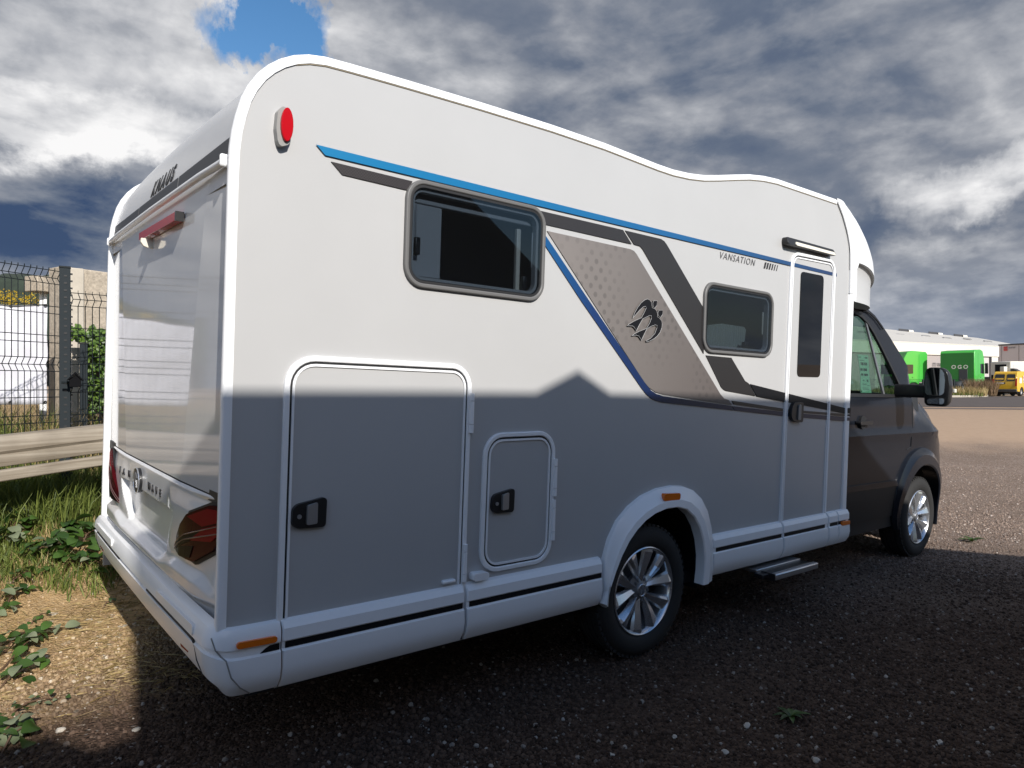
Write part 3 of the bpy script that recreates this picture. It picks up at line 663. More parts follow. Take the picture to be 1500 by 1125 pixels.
# ---- wheels
def wheel(cx, cy, cz, side=1):
    """side = 1: outer face looks to -y"""
    c = Vector((cx, cy, cz)); s = side
    TR = 0.350
    w = thing('wheel', None, None); w.parent = rv
    # tyre
    bm = B()
    prof = [(0.226, 0.030), (0.234, 0.008), (0.246, -0.004), (0.275, -0.012), (0.305, -0.010), (0.326, 0.000), (0.337, 0.012), (0.340, 0.020), (0.344, 0.024), (0.347, 0.032)]
    for k, y in enumerate((0.06, 0.066, 0.092, 0.098, 0.124, 0.130, 0.156, 0.162)): prof += [(0.350 if k % 4 in (0, 3) else 0.341, y)]
    prof = prof[:10] + [(0.350, 0.058), (0.341, 0.060), (0.341, 0.067), (0.350, 0.069), (0.350, 0.096), (0.341, 0.098), (0.341, 0.106), (0.350, 0.108), (0.350, 0.132), (0.341, 0.134), (0.341, 0.141), (0.350, 0.143), (0.350, 0.168)]
    prof += [(0.344, 0.182), (0.33, 0.200), (0.29, 0.215), (0.235, 0.205), (0.226, 0.18)]
    lathe(bm, [(r, s * y) for r, y in prof], c, 72)
    # shoulder tread blocks
    for k in range(60):
        a = 2 * math.pi * k / 60; rot = Matrix.Rotation(-a, 3, 'Y')
        box(bm, 0.333, 0.3515, min(s * 0.012, s * 0.055), max(s * 0.012, s * 0.055), -0.0115, 0.0115, rot, c)
    ty = finish('tyre', bm, M['tyre'], w, smooth=30)
    # rim barrel and lip
    bm = B()
    lathe(bm, [(0.2335, s * 0.012), (0.2335, s * 0.001), (0.228, -s * 0.003), (0.220, s * 0.004), (0.214, s * 0.022), (0.205, s * 0.06), (0.200, s * 0.17)], c, 72)
    finish('rim', bm, M['rim'], w, smooth=40)
    bm = B()
    lathe(bm, [(0.001, s * 0.10), (0.15, s * 0.10), (0.158, s * 0.11), (0.205, s * 0.17)], c, 48)
    finish('brake_disc', bm, M['rimdark'], w)
    # ten faceted spokes in five pairs
    bm = B()
    for k in range(5):
        for q in (-1, 1):
            base = R(90 + 72 * k + 8); a0 = base + q * R(9.5); a1 = base + q * R(18.5)
            dirr = lambda a: Vector((math.cos(a), 0, math.sin(a)))
            def P(r, a, off, y):
                d = dirr(a); n = Vector((-d.z, 0, d.x)); return c + d * r + n * off + Vector((0, s * y, 0))
            secs = []
            for r, a, hw, y, ridge in ((0.045, a0, 0.014, 0.034, 0.3), (0.09, lerp(a0, a1, .35), 0.020, 0.024, 0.35), (0.15, lerp(a0, a1, .75), 0.031, 0.012, 0.35), (0.205, a1, 0.043, 0.006, 0.3), (0.219, a1, 0.046, 0.008, 0.3)):
                secs.append([P(r, a, -hw, y + 0.020), P(r, a, -hw * 0.72, y + 0.006), P(r, a, hw * ridge * q, y - 0.008), P(r, a, hw * ridge * q + 0.003, y - 0.008), P(r, a, hw * 0.78, y + 0.004), P(r, a, hw, y + 0.020), P(r, a, hw * 0.6, y + 0.035), P(r, a, -hw * 0.6, y + 0.035)])
            loft(bm, secs, True, True)
    finish('spokes', bm, M['rim'], w, smooth=12)
    bm = B(); lathe(bm, [(0.001, s * 0.018), (0.034, s * 0.018), (0.038, s * 0.024), (0.060, s * 0.032), (0.082, s * 0.045), (0.085, s * 0.07)], c, 40)
    finish('hub', bm, M['rimdark'], w, smooth=30)
    bm = B()
    for k in range(5):
        a = R(90 + 72 * k + 44); p = c + Vector((math.cos(a) * 0.056, 0, math.sin(a) * 0.056))
        lathe(bm, [(0.0005, s * 0.022), (0.0075, s * 0.023), (0.0085, s * 0.04)], p, 6)
    finish('wheel_nuts', bm, M['rimdark'], w, smooth=20, kind='stuff')
    bm = B()
    lathe(bm, [(0.0285, s * 0.0175), (0.031, s * 0.0155), (0.0335, s * 0.0175)], c, 32)
    for pts in ([(-.013, .024), (0, .006), (.013, .024)], [(-.025, .012), (-.011, -.022), (0, -.002), (.011, -.022), (.025, .012)]):
        tube(bm, [c + Vector((x, s * 0.0165, z)) for x, z in pts], 0.0022, 5)
    finish('badge', bm, M['rim'], w)
    return w
wheel(2.169, 0.004, 0.298); wheel(5.905, 0.085, 0.298); wheel(2.169, W2 - 0.03, 0.298, -1); wheel(5.905, W2 - 0.085, 0.298, -1)

# ------------------------------------------------------------------ rear of the motorhome
def kink(z): return interp(z, [(0.95, 0.535), (2.09, 0.80)])
def rear_x(y, z):
    u = abs(y - 1.1)
    return 0.004 + 0.035 * max(0.0, u - kink(max(0.953, z)))
bm = B(); zs = [0.956 + (2.09 - 0.956) * k / 24 for k in range(25)]
rows = []
for z in zs:
    k = kink(z); ys = [lerp(0.028, 1.1 - k, i / 4) for i in range(4)] + [lerp(1.1 - k, 1.1 + k, i / 14) for i in range(14)] + [lerp(1.1 + k, 2.172, i / 4) for i in range(5)]
    rows.append([bm.verts.new((rear_x(y, z), y, z)) for y in ys])
for a, b in zip(rows, rows[1:]):
    for j in range(len(a) - 1): bm.faces.new((a[j], a[j + 1], b[j + 1], b[j]))
part('rear_panel', bm, 'gloss', smooth=1)
bm = B(); box(bm, 0.075, 0.085, 0.04, 2.16, 0.3, 2.1); part('rear_frame', bm, 'gasket', smooth=0)
bm = B(); box(bm, 0.016, 0.030, 0.03, 2.17, 0.93, 0.97); part('seam_gasket', bm, 'gasket', smooth=0)
def low_x(y, z):
    u = abs(y - 1.1)
    x = 0.004 + 0.035 * max(0.0, u - 0.535)
    x += -0.010 * sstep(0.953, 0.940, z) if z > 0.9 else -0.010
    # number plate bay between the lamps
    half = lerp(0.375, 0.50, sstep(0.64, 0.83, z))
    lip = 0.822 + 0.028 * max(0, u - 0.2)
    inb = (1 - sstep(half - 0.008, half + 0.014, u)) * (1 - sstep(lip - 0.004, lip + 0.005, z)) * sstep(0.634, 0.648, z)
    x += 0.028 * inb
    # ledge under bay and lamps, then the hollow above the bumper
    led = 0.640 + 0.03 * sstep(0.35, 0.60, u) * (1 - sstep(0.85, 1.0, u))
    x -= 0.034 * (1 - sstep(led - 0.040, led + 0.002, z)) * (1 - 0.9 * sstep(0.80, 1.05, u))
    x += 0.030 * (1 - sstep(0.555, 0.597, z))
    yy = min(y, 2.2 - y)
    x += 0.045 * max(0.0, (0.42 - yy) / 0.42) ** 1.6 * sstep(0.62, 0.70, z) * (1 - sstep(0.925, 0.953, z))
    # swelling round the lamps
    x -= 0.012 * sstep(0.36, 0.50, u) * (1 - sstep(0.95, 1.04, u)) * sstep(0.62, 0.70, z) * (1 - sstep(0.86, 0.93, z))
    return x
bm = B(); grid(bm, lambda a, b: Vector((low_x(lerp(0.028, 2.172, a), lerp(0.50, 0.9505, b)), lerp(0.028, 2.172, a), lerp(0.50, 0.9505, b))), 200, 130)
part('tailgate_moulding', bm, 'rearp', smooth=40)
# bumper swept round both rear corners
BP = [(0.000, 0.552), (0.030, 0.540), (0.046, 0.516), (0.050, 0.482), (0.040, 0.478), (0.040, 0.466), (0.050, 0.462), (0.044, 0.415), (0.028, 0.368), (0.0, 0.345)]
SP = [(-0.004, 0.535), (0.020, 0.528), (0.034, 0.505), (0.036, 0.464), (0.030, 0.460), (0.030, 0.436), (0.040, 0.430), (0.044, 0.375), (0.036, 0.335), (0.010, 0.298)]
path = [(0.195, 0.0, -90.0, 0), (0.14, 0.0, -90, 0.0), (0.075, 0.0, -90, 0.05)]
for k in range(9): a = -90 - 90 * k / 8; path.append((0.045 + 0.045 * math.cos(R(a)), 0.045 + 0.045 * math.sin(R(a)), a, 0.1 + 0.9 * sstep(0, 8, k)))
path += [(0.0, y, -180, 1.0) for y in (0.12, 0.2, 0.35, 0.6, 0.85)]
path = path + [(x, W2 - y, -a - 0.0, t) for x, y, a, t in path[::-1]]
bm = B(); rings = []
for x, y, a, t in path:
    d = Vector((math.cos(R(a)), math.sin(R(a)), 0)); bulge = 0.012 * t * (1 - ((y - 1.1) / 1.1) ** 2)
    dip = 0.0
    rings.append([Vector((x, y, lerp(s[1], b[1], t))) + d * (lerp(s[0], b[0], t) + bulge) for s, b in zip(SP, BP)])
CR = [rings[8][2].copy(), rings[7][3].copy(), rings[6][5].copy(), rings[5][6].copy(), rings[4][7].copy(), rings[2][8].lerp(rings[3][8], 0.5), rings[1][9].lerp(rings[2][9], 0.6)]
loft(bm, rings, False, False); bp = part('rear_bumper', bm, 'white', smooth=30)
finish('reflector', plate(rnd([(0.20, 0.402), (0.30, 0.394), (0.30, 0.418), (0.20, 0.430)], 0.006, 3), rx(-0.046), rx(-0.03)), M['midred'], bp)
finish('reflector', plate(rnd([(1.90, 0.394), (2.0, 0.402), (2.0, 0.430), (1.90, 0.418)], 0.006, 3), rx(-0.046), rx(-0.03)), M['midred'], bp)
finish('marker_lamp', plate(rnd([(0.042, 0.484 - 0.012), (0.178, 0.476 - 0.008), (0.180, 0.496 - 0.006), (0.042, 0.504 - 0.010)], 0.0105, 5), sy(-0.046), sy(-0.02)), M['amber'], bp, bevel=0.003)
finish('black_stripe', plate([(0.125, 0.4365), (0.192, 0.4365), (0.192, 0.459), (0.160, 0.458), (0.143, 0.450)], sy(-0.0325), sy(-0.02)), M['darkprint'], bp, smooth=0)
for y0, y1 in ((0.12, 0.62), (1.58, 2.08)):
    finish('bumper_pad', plate(rnd([(y0, 0.488), (y1, 0.488), (y1, 0.520), (y0, 0.524)], 0.012, 4), lambda a, b: Vector((-0.053 - 0.012 * (1 - ((a - 1.1) / 1.1) ** 2), a, b)), rx(-0.03), cuts_a=[y0 + 0.1 * i for i in range(1, 5)]), M['white'], bp, bevel=0.004)
for mir in (False, True):
    bm = B(); tube(bm, [Vector((p.x, W2 - p.y if mir else p.y, p.z)) for p in CR], 0.0028, 5); finish('corner_joint', bm, M['lampgrey'], bp)
for mir in (False, True):                              # dark joint round the lower lip
    def lx_(y): return -0.0455 - 0.012 * (1 - ((y - 1.1) / 1.1) ** 2)
    pl = [(lx_(0.80), 0.80, 0.4725), (lx_(0.6), 0.60, 0.4725), (lx_(0.4), 0.40, 0.4725), (lx_(0.2), 0.20, 0.472), (lx_(0.14), 0.14, 0.470), (-0.0475, 0.105, 0.455), (-0.044, 0.090, 0.415), (-0.028, 0.080, 0.370)]
    bm = B(); tube(bm, [(x, W2 - y if mir else y, z) for x, y, z in pl], 0.0048, 6); finish('lip_joint', bm, M['gasket'], bp)
# tail lamps
def tail_lamp(mir):
    f = (lambda y: W2 - y) if mir else (lambda y: y)
    O = rnd([(0.600, 0.688), (0.350, 0.862), (0.150, 0.925), (0.055, 0.930), (0.048, 0.850), (0.120, 0.772), (0.280, 0.700)], [0.02, 0.03, 0.05, 0.02, 0.03, 0.03, 0.03], 4)
    lx = lambda a: -0.030 + 0.026 * sstep(0.42, 0.62, a) + 0.060 * max(0.0, (0.42 - a) / 0.42) ** 1.6
    fx = lambda dx: (lambda a, b: Vector((lx(a) - dx, f(a), b)))
    t = part('tail_lamp', plate(O, fx(0), lambda a, b: Vector((0.06, f(a), b)), cuts_a=[0.1, 0.15, 0.2, 0.25, 0.3, 0.35, 0.42, 0.5, 0.56]), 'darkred', bevel=0.005, smooth=50)
    finish('lamp_bezel', ring([p for p in O], inset(O, -0.012), lambda a, b: Vector((lx(a) + 0.012, f(a), b)), lambda a, b: Vector((0.06, f(a), b))), M['gasket'], t)
    for nm, pts, m in (('lens_segment', [(0.330, 0.858), (0.160, 0.912), (0.062, 0.916), (0.062, 0.880), (0.20, 0.842)], 'midred'),
                       ('lens_segment', [(0.20, 0.835), (0.062, 0.872), (0.060, 0.846), (0.13, 0.800), (0.30, 0.775)], 'midred'),
                       ('lens_segment', [(0.56, 0.697), (0.36, 0.780), (0.21, 0.826), (0.31, 0.770), (0.45, 0.722)], 'smoke'),
                       ('lens_segment', [(0.50, 0.700), (0.40, 0.735), (0.27, 0.760), (0.30, 0.712), (0.40, 0.697)], 'smoke')):
        finish(nm, plate(pts, fx(0.003), fx(-0.002), cuts_a=[0.1, 0.15, 0.2, 0.25, 0.3, 0.35, 0.42, 0.5]), M[m], t, smooth=0)
    bm = B()
    for a, b, c_ in (((0.575, 0.692), (0.36, 0.786), (0.06, 0.868)), ((0.54, 0.694), (0.36, 0.768), (0.075, 0.838))):
        tube(bm, [fx(0.004)(*lerp2(a, b, k / 6)) for k in range(6)] + [fx(0.004)(*lerp2(b, c_, k / 4)) for k in range(5)], 0.0022, 4)
    finish('light_guide', bm, mat('clear_light_guide', (0.14, 0.07, 0.065), 0.2), t)
def lerp2(a, b, t): return (lerp(a[0], b[0], t), lerp(a[1], b[1], t))
tail_lamp(False); tail_lamp(True)
# gutter rail over the rear panel and dark stripe above it
bm = B()
def rail_x(y): return -0.010 - 0.006 * (1 - sstep(0.75, 1.0, abs(y - 1.1)))
tube(bm, [(rail_x(y), y, 2.102 + 0.006 * (1 - abs(y - 1.1))) for y in [0.06, 0.1, 0.2, 0.27, 0.33, 0.4, 0.5, 0.8, 1.1, 1.4, 1.7, 1.8, 1.87, 1.93, 2.0, 2.14]], 0.0135, 12)
rl = part('gutter_rail', bm, 'silver', smooth=60); rl.data.materials[0] = M['white']
for y in (0.052, 2.148):
    bm = B(); box(bm, -0.028, 0.01, y - 0.008, y + 0.008, 2.080, 2.124); finish('rail_cap', bm, M['white'], rl, bevel=0.008)
def cap_x(z): return interp(z, [(z_, x_) for x_, z_ in EDGE[5:15]])
def rear_strip(y0, y1, z0, z1, m, name, nx=8, off=0.003):
    bm = B(); grid(bm, lambda a, b: Vector((cap_x(lerp(z0, z1, b)) - off + 0.004, lerp(y0, y1, a), lerp(z0, z1, b))), nx, 4); return part(name, bm, m)
for y0, y1 in ((0.06, 0.742), (0.754, 1.505), (1.517, 2.14)): rear_strip(y0, y1, 2.138, 2.192, 'rearstripe', 'rear_stripe', off=0.0015)
def rear_text(name, s, y, z, size, m, x=None, **k):
    bm = text_bm(s, size, **k)
    for v in bm.verts:
        zz = z + v.co.y; v.co = Vector(((cap_x(zz) + 0.004 if x is None else low_x(y - v.co.x, zz)) - 0.0015 - v.co.z, y - v.co.x, zz))
    return part(name, bm, m, smooth=0)
rear_text('maker_lettering', 'KNAUS', 1.275, 2.203, 0.100, 'ink', shear=0.28, offset=0.0026, space=1.42)
for word, y0, pitch in (('VAN', 1.665, 0.086), ('WAVE', 1.060, 0.072)):
    for k, ch in enumerate(word): rear_text('letter', ch, y0 - k * pitch, 0.852, 0.046, 'ink', x=0, extrude=0.0035)
bm = B()
el = [(1.245 + 0.058 * math.cos(a * math.pi / 16), 0.866 + 0.058 * math.sin(a * math.pi / 16)) for a in range(32)]
em = part('rear_emblem', plate(el, rx(-0.022), rx(0.0)), 'black', bevel=0.003)
bm = B(); tube(bm, [(-0.022, a, b) for a, b in el + el[:1]], 0.0032, 6); finish('emblem_ring', bm, M['rim'], em)
finish('emblem_bird', plate([(1.275, 0.84), (1.285, 0.885), (1.25, 0.905), (1.215, 0.88), (1.235, 0.872), (1.225, 0.835), (1.25, 0.862)], rx(-0.026), rx(-0.02)), M['rimdark'], em)
bm = B()

# third brake light and the little camera wing under it
bl = part('brake_light', plate(rnd([(0.615, 1.985), (1.285, 1.992), (1.285, 2.028), (0.615, 2.020)], 0.008, 3), rx(-0.030), rx(0.0)), 'red', bevel=0.006)
finish('lamp_end', plate([(0.602, 1.984), (0.618, 1.984), (0.618, 2.021), (0.602, 2.021)], rx(-0.031), rx(0.0)), M['black'], bl)
cw = part('camera_wing', plate([(0.004, 1.985), (-0.046, 1.985), (-0.048, 1.968), (-0.036, 1.951), (-0.018, 1.945), (0.004, 1.944)], lambda a, b: Vector((a, 1.145, b)), lambda a, b: Vector((a, 1.165, b))), 'cream', smooth=0)

# ------------------------------------------------------------------ roof nose over the cab
NOSE = [(2.03, 5.36), (2.07, 5.40), (2.11, 5.42), (2.16, 5.425), (2.22, 5.43), (2.30, 5.415), (2.38, 5.37), (2.46, 5.285), (2.54, 5.16), (2.62, 4.98), (2.68, 4.77), (2.72, 4.56)]
def seam_x(z): return interp(z, [(2.05, 4.295), (2.25, 4.292), (2.40, 4.281), (2.507, 4.233), (2.615, 4.154), (2.70, 4.068), (2.72, 4.06)])
def cap_xy(v, z, inset_=0.0):
    """v 0..1: right seam -> nose -> left seam"""
    th = math.pi * v; cs, sn = math.cos(th), math.sin(th)
    xs, xn = seam_x(z), interp(z, NOSE) - inset_
    p = 2.5
    cu = math.copysign(abs(cs) ** (2 / p), cs); su = abs(sn) ** (2 / p)
    return Vector((xs + (xn - xs) * su, 1.1 - (1.11 - inset_) * cu, z))
def recess_top(v):                                     # upper edge of the hollow above the cab doors
    s_ = min(v, 1 - v)
    if s_ < 0.0165: return 2.035
    if s_ < 0.024: return lerp(2.27, 2.318, (s_ - 0.0165) / 0.0075)
    return lerp(2.318, 2.185, sstep(0.024, 0.32, s_))
vv = sorted(set([k / 120 for k in range(121)] + [0.0162, 0.0167, 0.0185, 0.021, 0.024, 1 - 0.0162, 1 - 0.0167, 1 - 0.0185, 1 - 0.021, 1 - 0.024, 0.004, 0.008, 0.012, 0.03, 0.036, 0.988, 0.996]))
KZ = [0, .02, .06, .11, .17, .24, .32, .40, .48, .56, .64, .72, .79, .85, .90, .94, .97, 1.0]
bm = B(); rows = [[bm.verts.new(cap_xy(v, lerp(recess_top(v), 2.72, k))) for v in vv] for k in KZ]
for a, b in zip(rows, rows[1:]):
    for j in range(len(vv) - 1): bm.faces.new((a[j], a[j + 1], b[j + 1], b[j]))
top = bm.verts.new((4.25, 1.1, 2.745)); n_ = len(vv)
for j in range(n_ - 1): bm.faces.new((rows[-1][j], rows[-1][j + 1], top))
bm.faces.new((rows[-1][0], top, rows[-1][-1]))
part('roof_nose', bm, 'white', smooth=32)
bm = B(); low = []
for k, ins in ((1.0, 0.0), (1.0, 0.022), (0.93, 0.034), (0.6, 0.036), (0.25, 0.030), (0.08, 0.020), (0.0, 0.014)):
    low.append([bm.verts.new(cap_xy(v, lerp(2.035, recess_top(v), k), ins * (1 - 0.75 * sstep(0.06, 0.30, min(v, 1 - v))))) for v in vv])
for a, b in zip(low, low[1:]):
    for j in range(n_ - 1):
        if recess_top(vv[j]) > 2.1 or recess_top(vv[j + 1]) > 2.1: bm.faces.new((a[j + 1], a[j], b[j], b[j + 1]))
bm.faces.new(low[-1])
part('nose_recess', bm, 'recess', smooth=32)
bm = B(); tube(bm, [(x + 0.002, -0.004, z) for x, z in SEAM[:5]], 0.004, 5); part('nose_seam', bm, mat('grey_sealant', (0.3, 0.3, 0.3), 0.6))
bm = plate([(x, z) for x, z in SEAM] + [(4.345, 2.08), (4.34, 2.25), (4.325, 2.40), (4.27, 2.52), (4.18, 2.635), (4.085, 2.712)], sy(-0.0145), sy(0.02)); part('nose_edge', bm, 'white', bevel=0.006)

# ------------------------------------------------------------------ cab
HZ = [(5.7, 1.345), (6.1, 1.345), (6.22, 1.325), (6.38, 1.28), (6.60, 1.172), (6.80, 1.04), (6.90, 0.94), (7.0, 0.81)]
def cy_(x, z):
    y = 0.088 - 0.012 * math.sin(min(1, max(0, (z - 0.3) / 1.0)) * math.pi)
    y += max(0, z - 1.30) * 0.165 + 0.02 * (1 - sstep(0.3, 0.62, z))
    y += 0.36 * max(0.0, (x - 5.95) / 1.1) ** 2.4
    y += 0.010 * sstep(1.06, 1.0, z) * sstep(0.7, 0.9, z)
    if x > 5.7: y += interp(x, [(5.7, 0.0), (6.0, 0.13), (6.35, 0.17), (6.62, 0.10), (6.84, 0.03), (7.0, 0.0)]) * sstep(interp(x, HZ) - 0.30, interp(x, HZ) + 0.01, z)
    y -= 0.014 * sstep(0.985, 1.03, z) * (1 - sstep(1.03, 1.09, z))
    return y
def cabside(pts, m, name, off=0.0, th=0.02, holes=(), parent=None, mirror=True, cut=0.08, **k):
    (x0, x1), (z0, z1) = (min(p[0] for p in pts), max(p[0] for p in pts)), (min(p[1] for p in pts), max(p[1] for p in pts))
    ca = [x0 + cut * i for i in range(1, int((x1 - x0) / cut) + 1)]; cb = [z0 + cut * 0.5 * i for i in range(1, int((z1 - z0) / cut / 0.5) + 1)]
    res = []
    for s in ((0, 1) if mirror else (0,)):
        fy = (lambda a, b, o: W2 - cy_(a, b) - o) if s else (lambda a, b, o: cy_(a, b) + o)
        bm = plate(pts, lambda a, b: Vector((a, fy(a, b, off), b)), lambda a, b: Vector((a, fy(a, b, off + th), b)), holes, ca, cb)
        res.append(part(name, bm, m, parent, smooth=25, **k))
    return res
AC = [(5.905 + 0.47 * math.cos(R(a)), 0.31 + 0.47 * math.sin(R(a))) for a in range(180, -1, -10)]
BODY = [(4.30, 0.40), (5.44, 0.40)] + AC + [(6.40, 0.24), (6.60, 0.20), (6.86, 0.20), (6.97, 0.26), (7.00, 0.45), (6.99, 0.62), (6.965, 0.80), (6.90, 0.93), (6.80, 1.03), (6.60, 1.165), (6.38, 1.275), (6.22, 1.32), (6.02, 1.352), (5.90, 1.352),
        (5.70, 1.338), (4.30, 1.335)]
cabside(BODY, 'cab', 'cab_side')
# door panel and upper frame
FR_O = [(4.30, 1.330), (5.985, 1.345), (5.872, 1.462), (5.72, 1.600), (5.574, 1.722), (5.43, 1.842), (5.30, 1.942), (5.20, 2.008), (5.08, 2.052), (4.92, 2.078), (4.70, 2.088), (4.30, 2.09)]
GLASS = [(4.40, 1.345), (5.512, 1.325), (5.545, 1.338), (5.52, 1.40), (5.44, 1.505), (5.33, 1.640), (5.23, 1.758), (5.13, 1.866), (5.04, 1.942), (4.95, 1.985), (4.84, 2.008), (4.66, 2.026), (4.40, 2.035)]
GLASS = [(a, max(b, 1.352)) for a, b in GLASS]
cabside(FR_O, 'cab', 'door_frame', off=0.002, holes=[GLASS])
o_in = inset(GLASS, 0.022)
for s in (0, 1):
    fy = (lambda a, b, o: W2 - cy_(a, b) - o) if s else (lambda a, b, o: cy_(a, b) + o)
    g = part('cab_window', plate(GLASS, lambda a, b: Vector((a, fy(a, b, 0.016), b)), lambda a, b: Vector((a, fy(a, b, 0.020), b)), (), [4.5 + 0.15 * i for i in range(7)], [1.4 + 0.1 * i for i in range(7)]), 'cabglass', smooth=30)
    finish('window_seal', ring(inset(GLASS, -0.012), inset(GLASS, 0.014), lambda a, b: Vector((a, fy(a, b, -0.004), b)), lambda a, b: Vector((a, fy(a, b, 0.018), b))), M['gasket'], g)
    finish('window_divider', plate([(5.165, 1.345), (5.195, 1.345), (5.035, 1.945), (5.010, 1.950)], lambda a, b: Vector((a, fy(a, b, 0.002), b)), lambda a, b: Vector((a, fy(a, b, 0.016), b))), M['rimdark'], g)
# door joint, handle, mouldings
bm = B(); tube(bm, [(x, cy_(x, z) - 0.001, z) for x, z in [(5.695, 1.30), (5.70, 1.1), (5.69, 0.92), (5.60, 0.90)]], 0.0035, 5)
part('door_joint', bm, 'gasket')
cabside(rnd([(4.30, 0.625), (5.42, 0.612), (5.36, 0.66), (4.30, 0.668)], 0.006, 2), 'cab', 'door_moulding', off=-0.018, th=0.03, bevel=0.008)
cabside(rnd([(4.30, 0.38), (5.47, 0.36), (5.40, 0.615), (4.30, 0.628)], 0.01, 2), 'cladding', 'lower_cladding', off=-0.012, th=0.03, bevel=0.006)
cabside(rnd([(4.30, 0.27), (5.47, 0.27), (5.47, 0.37), (4.30, 0.39)], 0.01, 2), 'cladding', 'sill', off=-0.004, th=0.05, bevel=0.01)
hd = part('door_handle', plate(rnd([(4.640, 1.128), (4.850, 1.128), (4.850, 1.158), (4.640, 1.158)], 0.014, 4), sy(0.035), sy(0.075)), 'black', bevel=0.006)
finish('handle_bowl', plate([(4.752 + 0.048 * math.cos(a * math.pi / 8), 1.146 + 0.052 * math.sin(a * math.pi / 8)) for a in range(16)], sy(0.066), sy(0.09)), M['gasket'], hd)
# wheel-arch flare
for s in (0, 1):
    bm = B(); rings = []
    for a in range(188, -19, -6):
        ro = interp(a, [(-18, 0.50), (30, 0.575), (90, 0.605), (150, 0.60), (176, 0.535), (188, 0.49)]); ri = 0.445
        ex = 1.0
        d = Vector((math.cos(R(a)) * ex, 0, math.sin(R(a)))); c0 = Vector((5.905, 0, 0.31))
        sec = []
        for k, y in [(0, 0.008), (0.06, -0.020), (0.35, -0.034), (0.42, -0.042), (0.92, -0.046), (1.0, -0.036), (1.0, 0.08), (0.5, 0.06)]:
            p = c0 + d * lerp(ro, ri, k); yy = cy_(p.x, p.z) + y
            sec.append(Vector((p.x, (W2 - yy) if s else yy, p.z)))
        rings.append(sec)
    loft(bm, rings, True, True); part('arch_flare', bm, 'cab', smooth=28)
    bm = B(); n = 20
    pts = [(5.905 + 0.49 * math.cos(R(a)), 0.31 + 0.49 * math.sin(R(a))) for a in range(-5, 186, 10)]
    y0, y1 = (0.12, 0.5) if not s else (W2 - 0.12, W2 - 0.5)
    a_ = [bm.verts.new((x, y0, z)) for x, z in pts]; b_ = [bm.verts.new((x, y1, z)) for x, z in pts]
    for i in range(len(pts) - 1): bm.faces.new((a_[i], a_[i + 1], b_[i + 1], b_[i]))
    bm.faces.new(b_); part('wheel_well', bm, 'gasket')
# bonnet, nose and front
HP = [(5.985, 1.345), (6.1, 1.345), (6.22, 1.325), (6.38, 1.28), (6.60, 1.172), (6.80, 1.04), (6.90, 0.94), (6.965, 0.81), (6.99, 0.62), (7.00, 0.45), (6.97, 0.26), (6.86, 0.195)]
def hood(i, v):
    x, z = HP[i]; u = 2 * v - 1; y0 = cy_(x, z) + 0.004
    k = sstep(0, 3, i)
    return Vector((x + 0.16 * k * (1 - abs(u) ** 2.2) * (1 if i > 1 else 0.3), lerp(y0, W2 - y0, v), z + 0.045 * (1 - u * u) * (1 - sstep(4, 8, i))))
bm = B(); rows = [[bm.verts.new(hood(i, j / 20)) for j in range(21)] for i in range(len(HP))]
for a, b in zip(rows, rows[1:]):
    for j in range(20): bm.faces.new((a[j], a[j + 1], b[j + 1], b[j]))
part('bonnet', bm, 'cab', smooth=50)
# windscreen and cab roof
AP = [(5.985, 1.345), (5.872, 1.462), (5.72, 1.60), (5.574, 1.722), (5.43, 1.842), (5.30, 1.942), (5.20, 2.008)]
def ws(i, v):
    x, z = AP[i]; u = 2 * v - 1; y0 = cy_(x, z) + 0.03
    return Vector((x + 0.20 * (1 - abs(u) ** 2.4) - 0.012, lerp(y0, W2 - y0, v), z))
bm = B(); rows = [[bm.verts.new(ws(i, j / 20)) for j in range(21)] for i in range(len(AP))]
for a, b in zip(rows, rows[1:]):
    for j in range(20): bm.faces.new((a[j], a[j + 1], b[j + 1], b[j]))
part('windscreen', bm, 'cabglass', smooth=60)
RP = [(5.20, 2.008), (5.08, 2.052), (4.92, 2.078), (4.70, 2.088), (4.30, 2.09)]
def rf(i, v):
    x, z = RP[i]; u = 2 * v - 1; y0 = cy_(x, z) + 0.004
    return Vector((x + 0.18 * (1 - abs(u) ** 2.4) * (1 - i / 4), lerp(y0, W2 - y0, v), z + 0.02 * (1 - u * u)))
bm = B(); rows = [[bm.verts.new(rf(i, j / 20)) for j in range(21)] for i in range(len(RP))]
for a, b in zip(rows, rows[1:]):
    for j in range(20): bm.faces.new((a[j], a[j + 1], b[j + 1], b[j]))
part('cab_roof', bm, 'cab', smooth=50)
bm = B()
for off in (0.0,):
    tube(bm, [(x, cy_(x, z) - 0.010, z - 0.004) for x, z in [(4.34, 2.062), (4.70, 2.060), (4.92, 2.049), (5.08, 2.020), (5.19, 1.975), (5.29, 1.905)]], 0.006, 6)
part('drip_rail', bm, 'gasket')
# headlights
for s in (0, 1):
    O = rnd([(6.62, 0.90), (6.90, 0.72), (6.955, 0.78), (6.92, 0.90), (6.76, 1.04), (6.64, 1.03)], 0.03, 3)
    fy = (lambda a, b, o: W2 - cy_(a, b) - o) if s else (lambda a, b, o: cy_(a, b) + o)
    part('headlight', plate(O, lambda a, b: Vector((a, fy(a, b, -0.008), b)), lambda a, b: Vector((a, fy(a, b, 0.02), b)), (), [6.7, 6.78, 6.86]), 'headlight', bevel=0.005)
